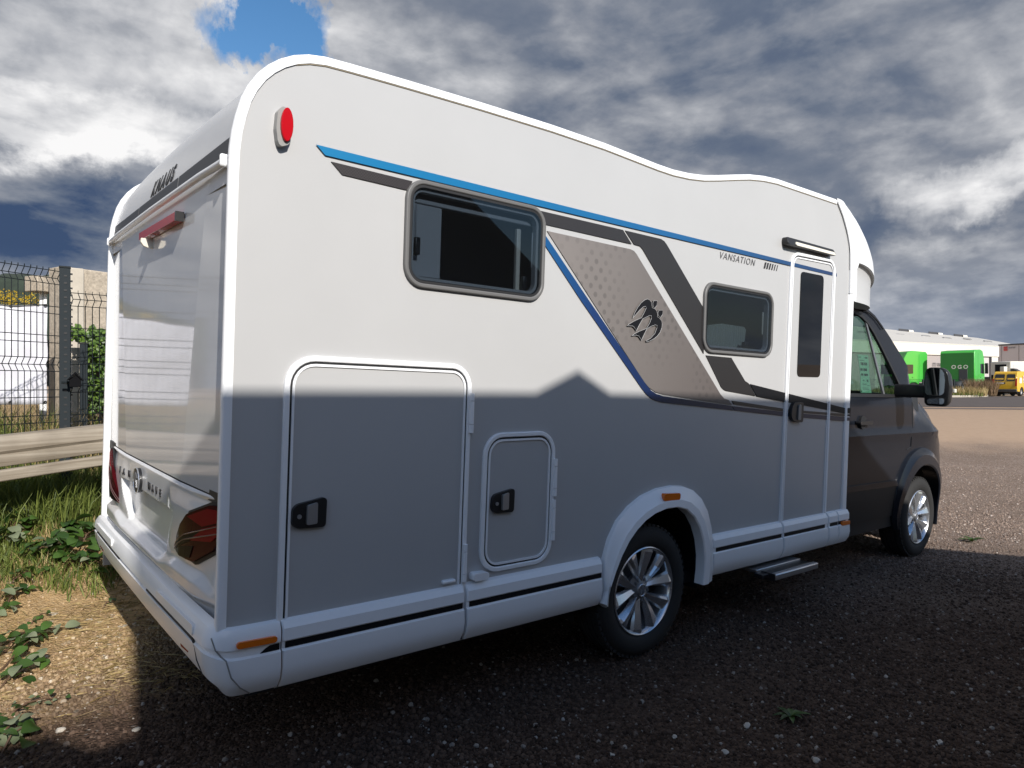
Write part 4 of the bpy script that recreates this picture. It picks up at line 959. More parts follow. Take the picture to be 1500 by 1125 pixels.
# cab interior: dashboard, wheel, two seats
bm = plate([(5.35, 1.15), (5.55, 1.36), (6.0, 1.36), (6.1, 1.0), (5.5, 0.9)], sy(0.16), sy(W2 - 0.16)); part('dashboard', bm, 'interior', bevel=0.02)
bm = B(); box(bm, 4.3, 6.0, 0.16, W2 - 0.16, 0.5, 0.55); part('cab_floor', bm, 'interior', smooth=0)
for y in (0.55, W2 - 0.55):
    bm = plate(rnd([(4.50, 1.05), (4.64, 1.05), (4.56, 1.62), (4.42, 1.62)], 0.05, 4), sy(y - 0.23), sy(y + 0.23)); st_ = part('seat', bm, 'seat', bevel=0.04)
    bm = plate(rnd([(4.43, 1.65), (4.53, 1.65), (4.52, 1.83), (4.41, 1.83)], 0.04, 4), sy(y - 0.13), sy(y + 0.13)); finish('headrest', bm, M['seat'], st_, bevel=0.03)
    bm = plate(rnd([(4.52, 0.95), (5.05, 0.98), (5.08, 1.10), (4.55, 1.10)], 0.04, 4), sy(y - 0.23), sy(y + 0.23)); finish('seat_cushion', bm, M['seat'], st_, bevel=0.04)
bm = B(); tube(bm, [Vector((5.32, W2 - 0.55, 1.36)) + Vector((-math.sin(0.6) * 0.19 * math.sin(a * math.pi / 12), 0.19 * math.cos(a * math.pi / 12), math.cos(0.6) * 0.19 * math.sin(a * math.pi / 12))) for a in range(25)], 0.016, 8); part('steering_wheel', bm, 'black')
# notice hung inside the side window
pp = part('window_notice', plate([(4.835, 1.372), (5.018, 1.372), (5.026, 1.52), (5.024, 1.672), (4.842, 1.672), (4.868, 1.55), (4.868, 1.48)], lambda a, b: Vector((a, cy_(a, b) + 0.030 + 0.006 * math.sin(b * 14), b)), lambda a, b: Vector((a, cy_(a, b) + 0.033 + 0.006 * math.sin(b * 14), b)), (), [], [1.40 + 0.03 * i for i in range(9)]), 'paper', smooth=60)
bm = B()
for k in range(34):
    x = 4.875 + k * 0.0035
    if rng.random() < 0.62: box(bm, x, x + 0.0028, 0, 0.001, 1.590, 1.612)
for z, x0, x1, h in ((1.652, 4.855, 4.90, .007), (1.650, 4.96, 5.01, .010), (1.628, 4.86, 4.95, .004), (1.555, 4.875, 4.99, .020), (1.515, 4.882, 5.0, .018), (1.470, 4.90, 4.93, .008), (1.468, 4.97, 5.0, .016), (1.44, 4.885, 4.96, .004), (1.43, 4.97, 5.01, .004), (1.41, 4.88, 4.99, .003), (1.40, 4.88, 4.99, .003), (1.383, 4.842, 4.862, .014)):
    n = int((x1 - x0) / 0.012)
    for k in range(max(1, n)):
        if h > 0.012 and n > 3 and rng.random() < 0.12: continue
        xx = x0 + (x1 - x0) * k / max(1, n); box(bm, xx, xx + 0.009, 0, 0.001, z - h / 2, z + h / 2)
for v in bm.verts: v.co.y += cy_(v.co.x, v.co.z) + 0.0285 + 0.006 * math.sin(v.co.z * 14)
finish('print', bm, M['ink'], pp, smooth=0)
# door mirrors
for s in (0, 1):
    yy = (lambda y: W2 - y) if s else (lambda y: y)
    bm = B()
    secs = []
    MO = rnd([(-0.315, 1.275), (-0.135, 1.275), (-0.125, 1.47), (-0.135, 1.60), (-0.30, 1.60), (-0.322, 1.45)], [0.05, 0.04, 0.05, 0.05, 0.08, 0.08], 5)
    cyc, czc = -0.222, 1.437
    for x, k in ((5.330, 0.91), (5.335, 0.94), (5.385, 0.94), (5.425, 0.86), (5.455, 0.66), (5.465, 0.33)):
        secs.append([Vector((x, yy(cyc + (a - cyc) * k), czc + (b - czc) * k)) for a, b in MO])
    loft(bm, secs, True, True); mr_ = part('door_mirror', bm, 'black', smooth=50)
    MI = [(cyc + (a - cyc) * 0.74 + 0.010, czc + 0.040 + (b - czc) * 0.66) for a, b in MO]
    finish('mirror_glass', plate(MI, lambda a, b: Vector((5.322, yy(a), b)), lambda a, b: Vector((5.332, yy(a), b))), M['mirror'], mr_)
    MW = rnd([(-0.28, 1.302), (-0.165, 1.302), (-0.16, 1.340), (-0.29, 1.348)], 0.015, 3)
    finish('wide_angle_glass', plate(MW, lambda a, b: Vector((5.322, yy(a), b)), lambda a, b: Vector((5.332, yy(a), b))), M['mirror'], mr_)
    bm = B(); box(bm, 5.39, 5.43, min(yy(-0.335), yy(-0.316)), max(yy(-0.335), yy(-0.316)), 1.395, 1.425); finish('turn_signal', bm, M['cream'], mr_, bevel=0.004)
    bm = plate(rnd([(5.33, 1.345), (5.46, 1.35), (5.46, 1.445), (5.33, 1.452)], 0.02, 3), lambda a, b: Vector((a, yy(-0.135), b)), lambda a, b: Vector((a + 0.02, yy(0.10), b))); finish('mirror_arm', bm, M['black'], mr_, bevel=0.008)

# ------------------------------------------------------------------ shed behind the viewer: its ridge throws the long shadow on the motorhome
M['cladwhite'] = mat('pale_cladding', (0.34, 0.34, 0.33), 0.6, var=0.08, vscale=1.0)
M['roofgrey'] = mat('grey_sheet_roof', (0.16, 0.16, 0.165), 0.6)
def shed():
    SY = -4.7
    def hit(v):                                        # where the sun ray through a shadow corner leaves the shed front
        w = Q @ (Vector(v) - CAM) + CAM; t = (SY - w.y) / SUN.y; return (w + SUN * t)
    a, b, p0, p1, p2, e, f = (hit(v) for v in ((-0.262, 0, 1.330), (1.355, 0, 1.338), (1.36, 0, 1.338), (1.622, 0, 1.446), (1.85, 0, 1.340), (4.35, 0, 1.318), (6.42, 0, -0.02)))
    l0, l1 = hit((-0.34, 0.66, -0.05)), hit((-0.54, 0.83, -0.05))
    root = thing('shed', 'pale shed with a small gable on its flat roof behind the viewer', 'shed', (0, SY, 0))
    g = -0.3
    slope = (f.z - e.z) / (f.x - e.x); xe = e.x + (g + 0.6 - e.z) / slope
    pts = [(a.x, g), (xe, g), (xe, g + 0.6), (e.x, e.z), (p2.x, p2.z), (p1.x, p1.z), (p0.x, p0.z), (a.x, a.z)]
    finish('wall', plate(pts, lambda x, z: Vector((x, 0, z)), lambda x, z: Vector((x, -3.5, z))), M['cladwhite'], root, smooth=0)
    ann = [(a.x - 7.0, g), (a.x - 0.002, g), (a.x - 0.002, l0.z - 0.02), (a.x - 0.14, l0.z - 0.03), (a.x - 0.30, l1.z), (a.x - 7.0, l1.z + 0.05)]
    finish('annex', plate(ann, lambda x, z: Vector((x, 0, z)), lambda x, z: Vector((x, -3.0, z))), M['roofgrey'], root, smooth=0)
    for x in (0.2, 2.2):
        bm = B(); box(bm, x, x + 1.0, 0.0, 0.03, g + 0.5, 2.4); finish('door', bm, M['roofgrey'], root, smooth=0, bevel=0.01)
shed()

# ------------------------------------------------------------------ guard rail of weathered boards
def wood_mat(name, c0, c1):
    m = bpy.data.materials.new(name); m.use_nodes = True; t = m.node_tree; b = t.nodes['Principled BSDF']
    tc = N(t, 'ShaderNodeTexCoord'); mp = N(t, 'ShaderNodeMapping'); mp.inputs['Scale'].default_value = (1.2, 20, 34); L(t, tc.outputs['Object'], mp.inputs[0])
    f = noise(t, mp.outputs[0], 1.0, 8, 0.65, 0.6); f2 = noise(t, tc.outputs['Object'], 2.2, 4)
    c = mixc(t, ramp(t, f, [(0.3, 0.0), (0.7, 1.0)]), c0, c1); c = mixc(t, ramp(t, f2, [(0.45, 0.0), (0.75, 0.55)]), c, tuple(x * 0.55 for x in c0))
    L(t, c, b.inputs['Base Color']); b.inputs['Roughness'].default_value = 0.8
    bp = N(t, 'ShaderNodeBump', inp={'Strength': 0.35, 'Distance': 0.004}); L(t, f, bp.inputs['Height']); L(t, bp.outputs[0], b.inputs['Normal'])
    return m
M['board'] = wood_mat('weathered_board', (0.19, 0.155, 0.112), (0.43, 0.38, 0.31))
M['post'] = mat('green_grey_post', (0.016, 0.022, 0.026), 0.65, spec=0.2)
M['wire'] = mat('green_grey_wire', (0.012, 0.016, 0.018), 0.6, spec=0.2)
M['concrete'] = mat('aggregate_concrete', (0.40, 0.34, 0.265), 0.9, var=0.28, vscale=28, bump=0.5, bscale=50)
M['concrete2'] = mat('smooth_concrete', (0.44, 0.39, 0.32), 0.85, var=0.12, vscale=9, bump=0.15, bscale=30)
M['tarp'] = mat('white_tarpaulin', (0.62, 0.61, 0.65), 0.5, var=0.04, vscale=3)
ang_r = math.atan2(RAILD.y, RAILD.x)
def rail():
    z0 = 0.95
    r = thing('guard_rail', 'weathered guard rail of two beige boards along the grass bank', 'guard rail', (RAIL0.x, RAIL0.y, 0.0), ang_r)
    tilt = 0.058                                       # climbs gently along its length
    def pr(name, prof, x0, x1, m):
        bm = B(); loft(bm, [[Vector((x, y, z + x * tilt)) for y, z in prof] for x in (x0, x1)], True, True); finish(name, bm, M[m], r, bevel=0.006)
    for x0, x1 in ((-7.0, -3.002), (-3.0, 2.6)):
        pr('board', [(0.0, 1.078), (-0.022, 1.070), (-0.038, 1.020), (-0.040, 0.975), (-0.026, 0.955), (-0.030, 0.905), (-0.012, 0.872), (0.03, 0.872), (0.03, 1.078)], x0, x1, 'board')
        pr('board', [(-0.028, 0.852), (-0.034, 0.845), (-0.030, 0.785), (-0.018, 0.777), (0.026, 0.777), (0.026, 0.852)], x0, x1, 'board')
    for x in (-6.2, -4.2, -2.2, 1.6):
        bm = B(); box(bm, x - 0.06, x + 0.06, 0.04, 0.14, 0.0, 1.02 + x * tilt); finish('post', bm, M['board'], r, bevel=0.008)
rail()

# ------------------------------------------------------------------ welded-mesh fence
FP = Vector((-0.008, 3.967))
def mesh_panel(parent, p, d, length, top, folds, bottom, pitch, name='mesh_panel', rad=0.0032, slope=0.0):
    d = Vector(d).normalized(); n = Vector((d.y, -d.x))                       # folds stand out towards the viewer
    zs = [top]
    prof = [(top, 0.0)]
    for zf in folds: prof += [(zf + 0.052, 0.0), (zf, 0.034), (zf - 0.050, 0.0)]
    prof.append((bottom, 0.0))
    bm = B(); cnt = int(length / pitch)
    for i in range(cnt + 1):
        s = i * pitch
        tube(bm, [(p.x + d.x * s + n.x * o, p.y + d.y * s + n.y * o, z + slope * s) for z, o in prof], rad, 4, False)
    hz = []
    for zf in folds: hz += [(zf + 0.052, 0.0), (zf, 0.034), (zf - 0.05, 0.0)]
    hs = sorted([z for z, _ in prof[1:-1]], reverse=True)
    mids = []
    for a, b in zip(folds, folds[1:] + [bottom]):
        k = max(1, round((a - b) / 0.2)); mids += [a - (a - b) * q / k for q in range(1, k)]
    for z, o in hz + [(m_, 0.0) for m_ in mids]:
        for dz in ((0.0,) if (z, o) in hz else (0.0, -0.055)):
            tube(bm, [(p.x + n.x * (o + 0.005), p.y + n.y * (o + 0.005), z + dz), (p.x + d.x * length + n.x * (o + 0.005), p.y + d.y * length + n.y * (o + 0.005), z + dz + slope * length)], rad, 4, False)
    return finish(name, bm, M['wire'], parent, smooth=60, kind='stuff')
def fence_post(parent, p, top, base, w=0.072, ang=0.0, slots=True):
    rot = Matrix.Rotation(ang, 3, 'Z')
    bm = B(); box(bm, -w / 2, w / 2, -w * 0.45, w * 0.45, base, top - 0.004, rot, (p.x, p.y, 0)); po = finish('post', bm, M['post'], parent, bevel=0.004)
    bm = B(); box(bm, -w / 2 - 0.002, w / 2 + 0.002, -w * 0.47, w * 0.47, top - 0.004, top + 0.012, rot, (p.x, p.y, 0)); finish('post_cap', bm, M['wire'], po, bevel=0.004)
    if slots:
        bm = B(); z = top - 0.07
        while z > base + 0.3:
            box(bm, -0.006, 0.014, -w * 0.45 - 0.004, -w * 0.45 + 0.006, z, z + 0.012, rot, (p.x, p.y, 0))
            box(bm, w / 2 - 0.010, w / 2 + 0.014, -w * 0.2, -w * 0.2 + 0.02, z + 0.02, z + 0.032, rot, (p.x, p.y, 0)); z -= 0.055
        finish('slot_shade', bm, M['gasket'], po, smooth=0, kind='stuff')  # black blocks stand in for the shade inside the post's slots
    return po
def fences():
    f = thing('mesh_fence', 'dark green welded mesh fence with folded wires in front of the white tarpaulin', 'fence', (0, 0, 0))
    va = math.atan2(FP.y - CAM.y, FP.x - CAM.x) - math.pi / 2
    fence_post(f, FP, 2.300, 0.30, 0.074, va)
    dl = Vector((-0.864, -0.504)).normalized()
    q = Vector((FP.x - 0.03, FP.y - 0.02))
    mesh_panel(f, q, dl, 2.45, 2.285, [2.215, 1.552, 0.98], 0.74, 0.046, slope=0.0)
    p2 = Vector((q.x + dl.x * 2.5, q.y + dl.y * 2.5)); fence_post(f, p2, 2.30, 0.2, 0.06, va, False)
    dl2 = Vector((-0.95, -0.31)).normalized(); p3 = p2 + dl2 * 0.04
    mesh_panel(f, p3, dl2, 2.45, 2.285, [2.215, 1.552, 0.92], 0.3, 0.05); p4 = p3 + dl2 * 2.5; fence_post(f, p4, 2.30, 0.1, 0.06, va, False)
    mesh_panel(f, p4 + dl2 * 0.04, dl2, 2.45, 2.285, [2.215, 1.552, 0.92], 0.3, 0.05)
    g = thing('mesh_fence', 'lower welded mesh fence in front of the ivy and concrete wall', 'fence', (0, 0, 0))
    dr = Vector((0.936, 0.351)).normalized(); q = Vector((FP.x + 0.04, FP.y + 0.015))
    mesh_panel(g, q, dr, 2.45, 2.135, [2.062, 1.39, 0.94], 0.72, 0.055, slope=0.03)
    p5 = q + dr * 2.5; fence_post(g, p5, 2.2, 0.3, 0.06, va, False)
    mesh_panel(g, p5 + dr * 0.04, dr, 2.45, 2.2, [2.13, 1.46, 0.87], 0.45, 0.055)
    # small gabled box on the post
    c = pt(110.5, 5.32, 0); z0, z1 = zt(567, 5.32), zt(548, 5.32)
    l = thing('lock_box', 'small black box with a gabled lid fixed to the fence post', 'box', (c.x, c.y, z0), va)
    M['boxblack'] = mat('matt_black_box', (0.005, 0.005, 0.006), 0.8, spec=0.1)
    bm = B(); box(bm, -0.040, 0.036, -0.045, 0.045, 0, 0.058); finish('body', bm, M['boxblack'], l, bevel=0.003)
    bm = plate([(-0.058, 0.052), (-0.052, 0.048), (0.0, 0.098), (0.048, 0.044), (0.055, 0.050), (0.004, 0.112), (-0.006, 0.112)], lambda a, b: Vector((a, -0.06, b)), lambda a, b: Vector((a, 0.06, b))); finish('lid', bm, M['boxblack'], l, bevel=0.002)
    bm = plate([(-0.048, 0.052), (0.045, 0.050), (0.0, 0.096)], lambda a, b: Vector((a, -0.044, b)), lambda a, b: Vector((a, 0.044, b))); finish('gable', bm, M['boxblack'], l, smooth=0)
    bm = B(); tube(bm, [(-0.09, 0, 0.035), (-0.03, 0, 0.035)], 0.010, 6); finish('bracket', bm, M['wire'], l)
fences()

# ------------------------------------------------------------------ walls, banner and boards beyond the fence
def quad_wall(name, pa, pb, z0, z1, th, m, parent, away=True, **k):
    """upright slab from pa to pb, thickness th away from the viewer"""
    d = Vector((pb.x - pa.x, pb.y - pa.y, 0)).normalized(); n = Vector((-d.y, d.x, 0))
    if n.dot(Vector((pa.x - CAM.x, pa.y - CAM.y, 0))) < 0: n = -n
    bm = B(); lo = [Vector((pa.x, pa.y, z0)), Vector((pb.x, pb.y, z0)), Vector((pb.x, pb.y, z0)) + n * th, Vector((pa.x, pa.y, z0)) + n * th]
    loft(bm, [lo, [v + Vector((0, 0, z1 - z0)) for v in lo]], True, True)
    return finish(name, bm, M[m], parent, **k)
def back_yard():
    w = thing('concrete_wall', 'tall beige aggregate concrete wall behind the mesh fence post', 'wall', (0, 0, 0))
    zt0 = zt(389.5, 7.0)
    a = pt(90, 7.0, 0); b = a + (RAILD.x * Vector((1, 0, 0)) + RAILD.y * Vector((0, 1, 0))) * 6.0
    quad_wall('slab', a, b, 0.3, zt0, 0.25, 'concrete', w, bevel=0.012)
    e = pt(73.5, 7.68, 0)
    quad_wall('end_face', Vector((e.x, e.y, 0)), Vector((a.x - 0.004, a.y + 0.002, 0)), 0.3, zt0 - 0.006, 0.2, 'concrete2', w, bevel=0.012)
    d = (a - e).normalized(); nn = Vector((d.y, -d.x, 0))
    if nn.dot(Vector((a.x - CAM.x, a.y - CAM.y, 0))) > 0: nn = -nn
    for k in range(5):
        p = e.lerp(a, 0.55) + nn * 0.004; z = zt(448 + k * 5.5, 7.3); bm = B()
        box(bm, -0.05, 0.05, -0.004, 0.004, z, z + 0.018, Matrix.Rotation(math.atan2(d.y, d.x), 3, 'Z'), (p.x, p.y, 0)); finish('vent_slot', bm, M['gasket'], w, smooth=0)
    c = pt(60, 7.9, 0); bm = B(); rot = Matrix.Rotation(YAW - math.pi / 2 - 0.4, 3, 'Z')
    box(bm, -0.10, 0.12, -0.12, 0.12, zt(428.5, 7.9), zt(406, 7.9), rot, (c.x, c.y, 0)); finish('coping_block', bm, M['concrete'], w, bevel=0.01)
    c2 = pt(63, 7.95, 0)
    s = thing('white_post', 'short white plastic post under the concrete coping block', 'post', (c2.x, c2.y, 0.4))
    bm = B(); box(bm, -0.035, 0.035, -0.035, 0.035, 0.0, zt(428.6, 7.95) - 0.4); finish('post', bm, M['white'], s, bevel=0.01)
    bm = B(); box(bm, -0.045, 0.045, -0.045, 0.045, 0.9, 0.94); finish('collar', bm, M['trimgrey'], s, bevel=0.004)
    # banner
    p0, p1 = pt(-330, 5.9, 0), pt(69, 6.35, 0)
    ban = thing('tarpaulin', 'white tarpaulin stretched and tied behind the mesh fence', 'tarpaulin', (0, 0, 0))
    dd = p1 - p0; n = Vector((dd.y, -dd.x, 0)).normalized()
    def bp_(u, v, off):
        z = lerp(lerp(zt(597, 5.9) , zt(592, 6.35), u), lerp(zt(443, 5.9) , zt(447, 6.35), u), v)
        wv = 0.03 * mnoise.noise(Vector((u * 6, v * 2.6, 1.0))) + 0.018 * mnoise.noise(Vector((u * 14 + v * 4, v * 5, 4.0)))
        sag = -0.015 * math.sin(u * 16 * math.pi) ** 2 * (v if v > 0.9 else 0)
        return Vector((p0.x + dd.x * u, p0.y + dd.y * u, z + sag)) + n * (wv + off)
    bm = B(); grid(bm, lambda u, v: bp_(u, v, 0.0), 70, 18); cl = finish('sheet', bm, M['tarp'], ban, smooth=180)
    sm = cl.modifiers.new('thickness', 'SOLIDIFY'); sm.thickness = 0.003
    for u in (0.62, 0.74, 0.86, 0.995):
        for v in (0.995, 0.02):
            bm = B(); q = bp_(u, v, 0.012); lathe(bm, [(0.005, 0), (0.013, -0.003), (0.014, 0.003), (0.005, 0.004)], q, 10); finish('eyelet', bm, M['gasket'], ban)
    bm = B(); tube(bm, [bp_(u / 20, 1.0, 0.004) + Vector((0, 0, 0.004)) for u in range(21)], 0.008, 5); finish('top_cord', bm, M['trimgrey'], ban)
    # pale plastered strip, dark post and upright boards under the ivy
    pa, pb = pt(104, 6.5, 0), pt(119, 6.55, 0)
    s2 = thing('gate_pillar', 'pale concrete gate pillar between the fence post and ivy', 'pillar', (pa.x, pa.y, 0))
    o = quad_wall('shaft', Vector((0, 0, 0)), pb - pa, 0.3, zt(509, 6.5), 0.12, 'concrete2', s2, bevel=0.008)
    o = quad_wall('footing', Vector((-0.02, -0.02, 0)), (pb - pa) * 1.15, 0.2, zt(603, 6.5), 0.20, 'concrete', s2, bevel=0.008)
    c3 = pt(122.5, 6.2, 0); dp = thing('gate_post', 'thin dark metal gate post beside the ivy', 'post', (c3.x, c3.y, 0))
    bm = B(); box(bm, -0.028, 0.028, -0.028, 0.028, 0.3, zt(504, 6.2)); finish('post', bm, M['post'], dp, bevel=0.004)
    bm = B(); box(bm, -0.034, 0.034, -0.034, 0.034, zt(504, 6.2), zt(502, 6.2)); finish('post_cap', bm, M['gasket'], dp, bevel=0.003)
    bd = thing('board_fence', 'old upright wooden boards half hidden under the ivy', 'fence', (0, 0, 0))
    p = pt(127, 6.7, 0)
    for k in range(14):
        h = zt(512, 6.7) + random.uniform(-0.06, 0.04); bm = B()
        box(bm, -0.034, 0.034, -0.012, 0.012, 0.3, h, Matrix.Rotation(ang_r + random.uniform(-.05, .05), 3, 'Z'), (p.x + RAILD.x * 0.076 * k, p.y + RAILD.y * 0.076 * k, 0)); finish('board', bm, M['board2'], bd, smooth=0)
M['board2'] = mat('grey_board', (0.26, 0.21, 0.15), 0.85, var=0.3, vscale=18)
back_yard()

# ------------------------------------------------------------------ planting
def leaf_mat(name, c0, c1, rough=0.5):
    m = bpy.data.materials.new(name); m.use_nodes = True; t = m.node_tree; b = t.nodes['Principled BSDF']
    oi = N(t, 'ShaderNodeObjectInfo'); geo = N(t, 'ShaderNodeNewGeometry')
    r = mth(t, 'FRACT', mth(t, 'ADD', oi.outputs['Random'], geo.outputs['Random Per Island']))
    c = mixc(t, r, c0, c1); L(t, c, b.inputs['Base Color']); b.inputs['Roughness'].default_value = rough
    tl = N(t, 'ShaderNodeBsdfTranslucent'); L(t, mixc(t, 0.5, c, (0.12, 0.16, 0.02)), tl.inputs[0])
    mx = N(t, 'ShaderNodeMixShader', inp={0: 0.25}); L(t, b.outputs[0], mx.inputs[1]); L(t, tl.outputs[0], mx.inputs[2]); L(t, mx.outputs[0], t.nodes['Material Output'].inputs[0])
    return m
M['grass'] = leaf_mat('green_grass', (0.060, 0.090, 0.014), (0.20, 0.24, 0.05), 0.6)
M['straw'] = leaf_mat('dry_grass', (0.27, 0.185, 0.07), (0.54, 0.41, 0.20), 0.7)
M['ivy'] = leaf_mat('ivy_leaf', (0.035, 0.08, 0.012), (0.15, 0.24, 0.04), 0.45)
M['bramble'] = leaf_mat('bramble_leaf', (0.022, 0.055, 0.010), (0.07, 0.14, 0.025), 0.35)
M['pale_leaf'] = leaf_mat('bramble_leaf_underside', (0.15, 0.19, 0.10), (0.25, 0.28, 0.17), 0.7)
M['yellow'] = leaf_mat('yellow_flower', (0.35, 0.22, 0.01), (0.60, 0.42, 0.03), 0.6)
M['cane'] = mat('bramble_cane', (0.10, 0.055, 0.03), 0.7)
def blades(name, pts, hmin, hmax, w, m, lean=0.5, lab=None, cat='grass', flat=False):
    vs, fs = [], []
    for (x, y, z) in pts:
        h = random.uniform(hmin, hmax); a = random.uniform(0, 2 * math.pi); ln = random.uniform(0.1, lean) * h
        dx, dy = math.cos(a) * ln, math.sin(a) * ln; b = random.uniform(0, 2 * math.pi); wx, wy = math.cos(b) * w, math.sin(b) * w
        i = len(vs)
        if flat:
            zz = random.uniform(0.0, 0.012)
            vs += [(x - wx, y - wy, z + zz), (x + wx, y + wy, z + zz), (x + math.cos(a) * h, y + math.sin(a) * h, z + zz + random.uniform(-.004, .012)), (x + math.cos(a) * h * .5 + .001, y + math.sin(a) * h * .5, z + zz + .006)]
            fs += [(i, i + 1, i + 3), (i + 1, i + 2, i + 3)]
        else:
            vs += [(x - wx, y - wy, z - 0.01), (x + wx, y + wy, z - 0.01), (x + dx * .35 + wx * .8, y + dy * .35 + wy * .8, z + h * .55), (x + dx * .35 - wx * .8, y + dy * .35 - wy * .8, z + h * .55), (x + dx, y + dy, z + h * (1 - 0.25 * lean * random.random()))]
            fs += [(i, i + 1, i + 2, i + 3), (i + 3, i + 2, i + 4)]
    o = finish(name, (vs, [], fs), M[m], None, smooth=0, kind='stuff', label=lab, cat=cat)
    return o
def on_bank(n, s0, s1, t0, t1, clump=0.0, seed=0, ragged=0.0):
    out = []; k = 0
    while len(out) < n and k < n * 30:
        k += 1; t = random.uniform(t0, t1); s = random.uniform(s0, s1)
        x = RAIL0.x + RAILD.x * t + RAILN.x * s; y = RAIL0.y + RAILD.y * t + RAILN.y * s
        if s < s0 + ragged * (0.5 + 1.1 * mnoise.noise(Vector((t * 2.1, 8.0, seed))) + 0.4 * mnoise.noise(Vector((t * 9, 3.0, seed)))): continue
        if clump and mnoise.noise(Vector((x * 2.3, y * 2.3, seed))) + 0.35 * mnoise.noise(Vector((x * 7, y * 7, seed))) < clump * random.random() * 1.4 - 0.25: continue
        out.append((x, y, height(x, y)))
    return out
blades('green_grass', on_bank(14500, -0.75, 1.35, -2.2, 3.2, 0.75, 1.5, 0.42), 0.04, 0.16, 0.0036, 'grass', 0.9, 'green grass growing on the bank under the guard rail')
blades('dry_grass', on_bank(8500, -0.75, 1.5, -2.2, 3.2, 0.6, 7.5, 0.3), 0.03, 0.16, 0.0028, 'straw', 1.0, 'dry straw coloured grass tufts on the bank', 'dry grass')
blades('bank_grass', on_bank(6500, 0.18, 1.05, -2.2, 2.6, 0.35, 3.5), 0.14, 0.40, 0.0036, 'grass', 0.7, 'longer green grass behind the guard rail boards')
def ring_pts(n, r, c):
    out = []
    for _ in range(n):
        a = random.uniform(0, 6.28); q = r * random.random() ** 0.5; x, y = c.x + math.cos(a) * q, c.y + math.sin(a) * q; out.append((x, y, height(x, y)))
    return out
blades('post_tuft', ring_pts(900, 0.32, FP - Vector((0.10, 0.16))), 0.20, 0.50, 0.0042, 'grass', 0.6, 'green tuft of grass round the foot of the fence post')
blades('fence_foot_grass', on_bank(4200, 0.42, 0.85, -2.2, 2.6, 0.0, 3.5), 0.20, 0.48, 0.004, 'grass', 0.6, 'rank green grass along the bottom of the mesh fence')
blades('tall_grass', on_bank(7000, 0.70, 2.6, -2.6, 3.5, 0.35, 4.5), 0.25, 0.80, 0.0035, 'straw', 0.6, 'tall dry grass along the foot of the mesh fence', 'dry grass')
blades('yard_grass', on_bank(9000, 0.9, 3.0, -2.6, 3.5, 0.45, 9.5), 0.20, 0.78, 0.005, 'grass', 0.7, 'green weeds and grass behind the mesh fence', 'grass')
blades('straw_litter', on_bank(5200, -2.2, 0.35, -1.6, 1.6, 0.4, 2.5), 0.03, 0.14, 0.0016, 'straw', 1.0, 'loose straw scattered over the bare earth', 'straw', flat=True)
# ivy hanging over the wall
def ivy():
    root = thing('ivy', 'bright green ivy climbing the concrete wall behind the fence', 'ivy', tuple(pt(140, 6.6, 0.4)))
    vs, fs = [], []
    def leaf(c, s):
        a = random.uniform(0, 2 * math.pi); n = Vector((random.uniform(-.7, .7), -1, random.uniform(0.0, 1.1))).normalized(); u = n.cross(Vector((math.cos(a), 0.2, math.sin(a)))).normalized(); v = n.cross(u)
        i = len(vs)
        for p, q in ((0, -1), (.75, -.45), (.9, .35), (0, 1.1), (-.9, .35), (-.75, -.45)): vs.append(tuple(c + u * p * s + v * q * s + n * (0.15 * s * abs(p))))
        fs.append((i, i + 1, i + 2, i + 3)); fs.append((i, i + 3, i + 4, i + 5))
    o = root.location.copy(); k = 0
    while k < 6000:
        px = random.uniform(102, 215); py = random.uniform(474, 606); dep = random.uniform(6.2, 6.75)
        # thick crown along the top, thinner curtain below
        edge = 480 + 7 * mnoise.noise(Vector((px * 0.09, 0.3, 0))) * 2 + (4 if px < 112 else 0)
        dens = 1.0 if py < 518 else 0.55 * sstep(122, 134, px) * (1 - 0.6 * sstep(550, 606, py)) * (0.6 + 0.8 * mnoise.noise(Vector((px * .07, py * .05, 2))))
        if py < edge or (py > 500 and px < 121) or (py > 490 + 8 * random.random() and px < 112): continue
        if random.random() > dens: continue
        leaf(pt(px, dep, zt(py, dep)) - o, random.uniform(0.011, 0.021)); k += 1
    finish('foliage', (vs, [], fs), M['ivy'], root, smooth=0, kind='stuff')
    bm = B()
    for k in range(9):
        px = 126 + k * 8; tube(bm, [pt(px + random.uniform(-3, 3), 6.62, zt(y, 6.62)) - o for y in (612, 580, 550, 525, 495)], [0.014, 0.012, 0.010, 0.008, 0.005], 5)
    finish('stem', bm, M['cane'], root)
ivy()
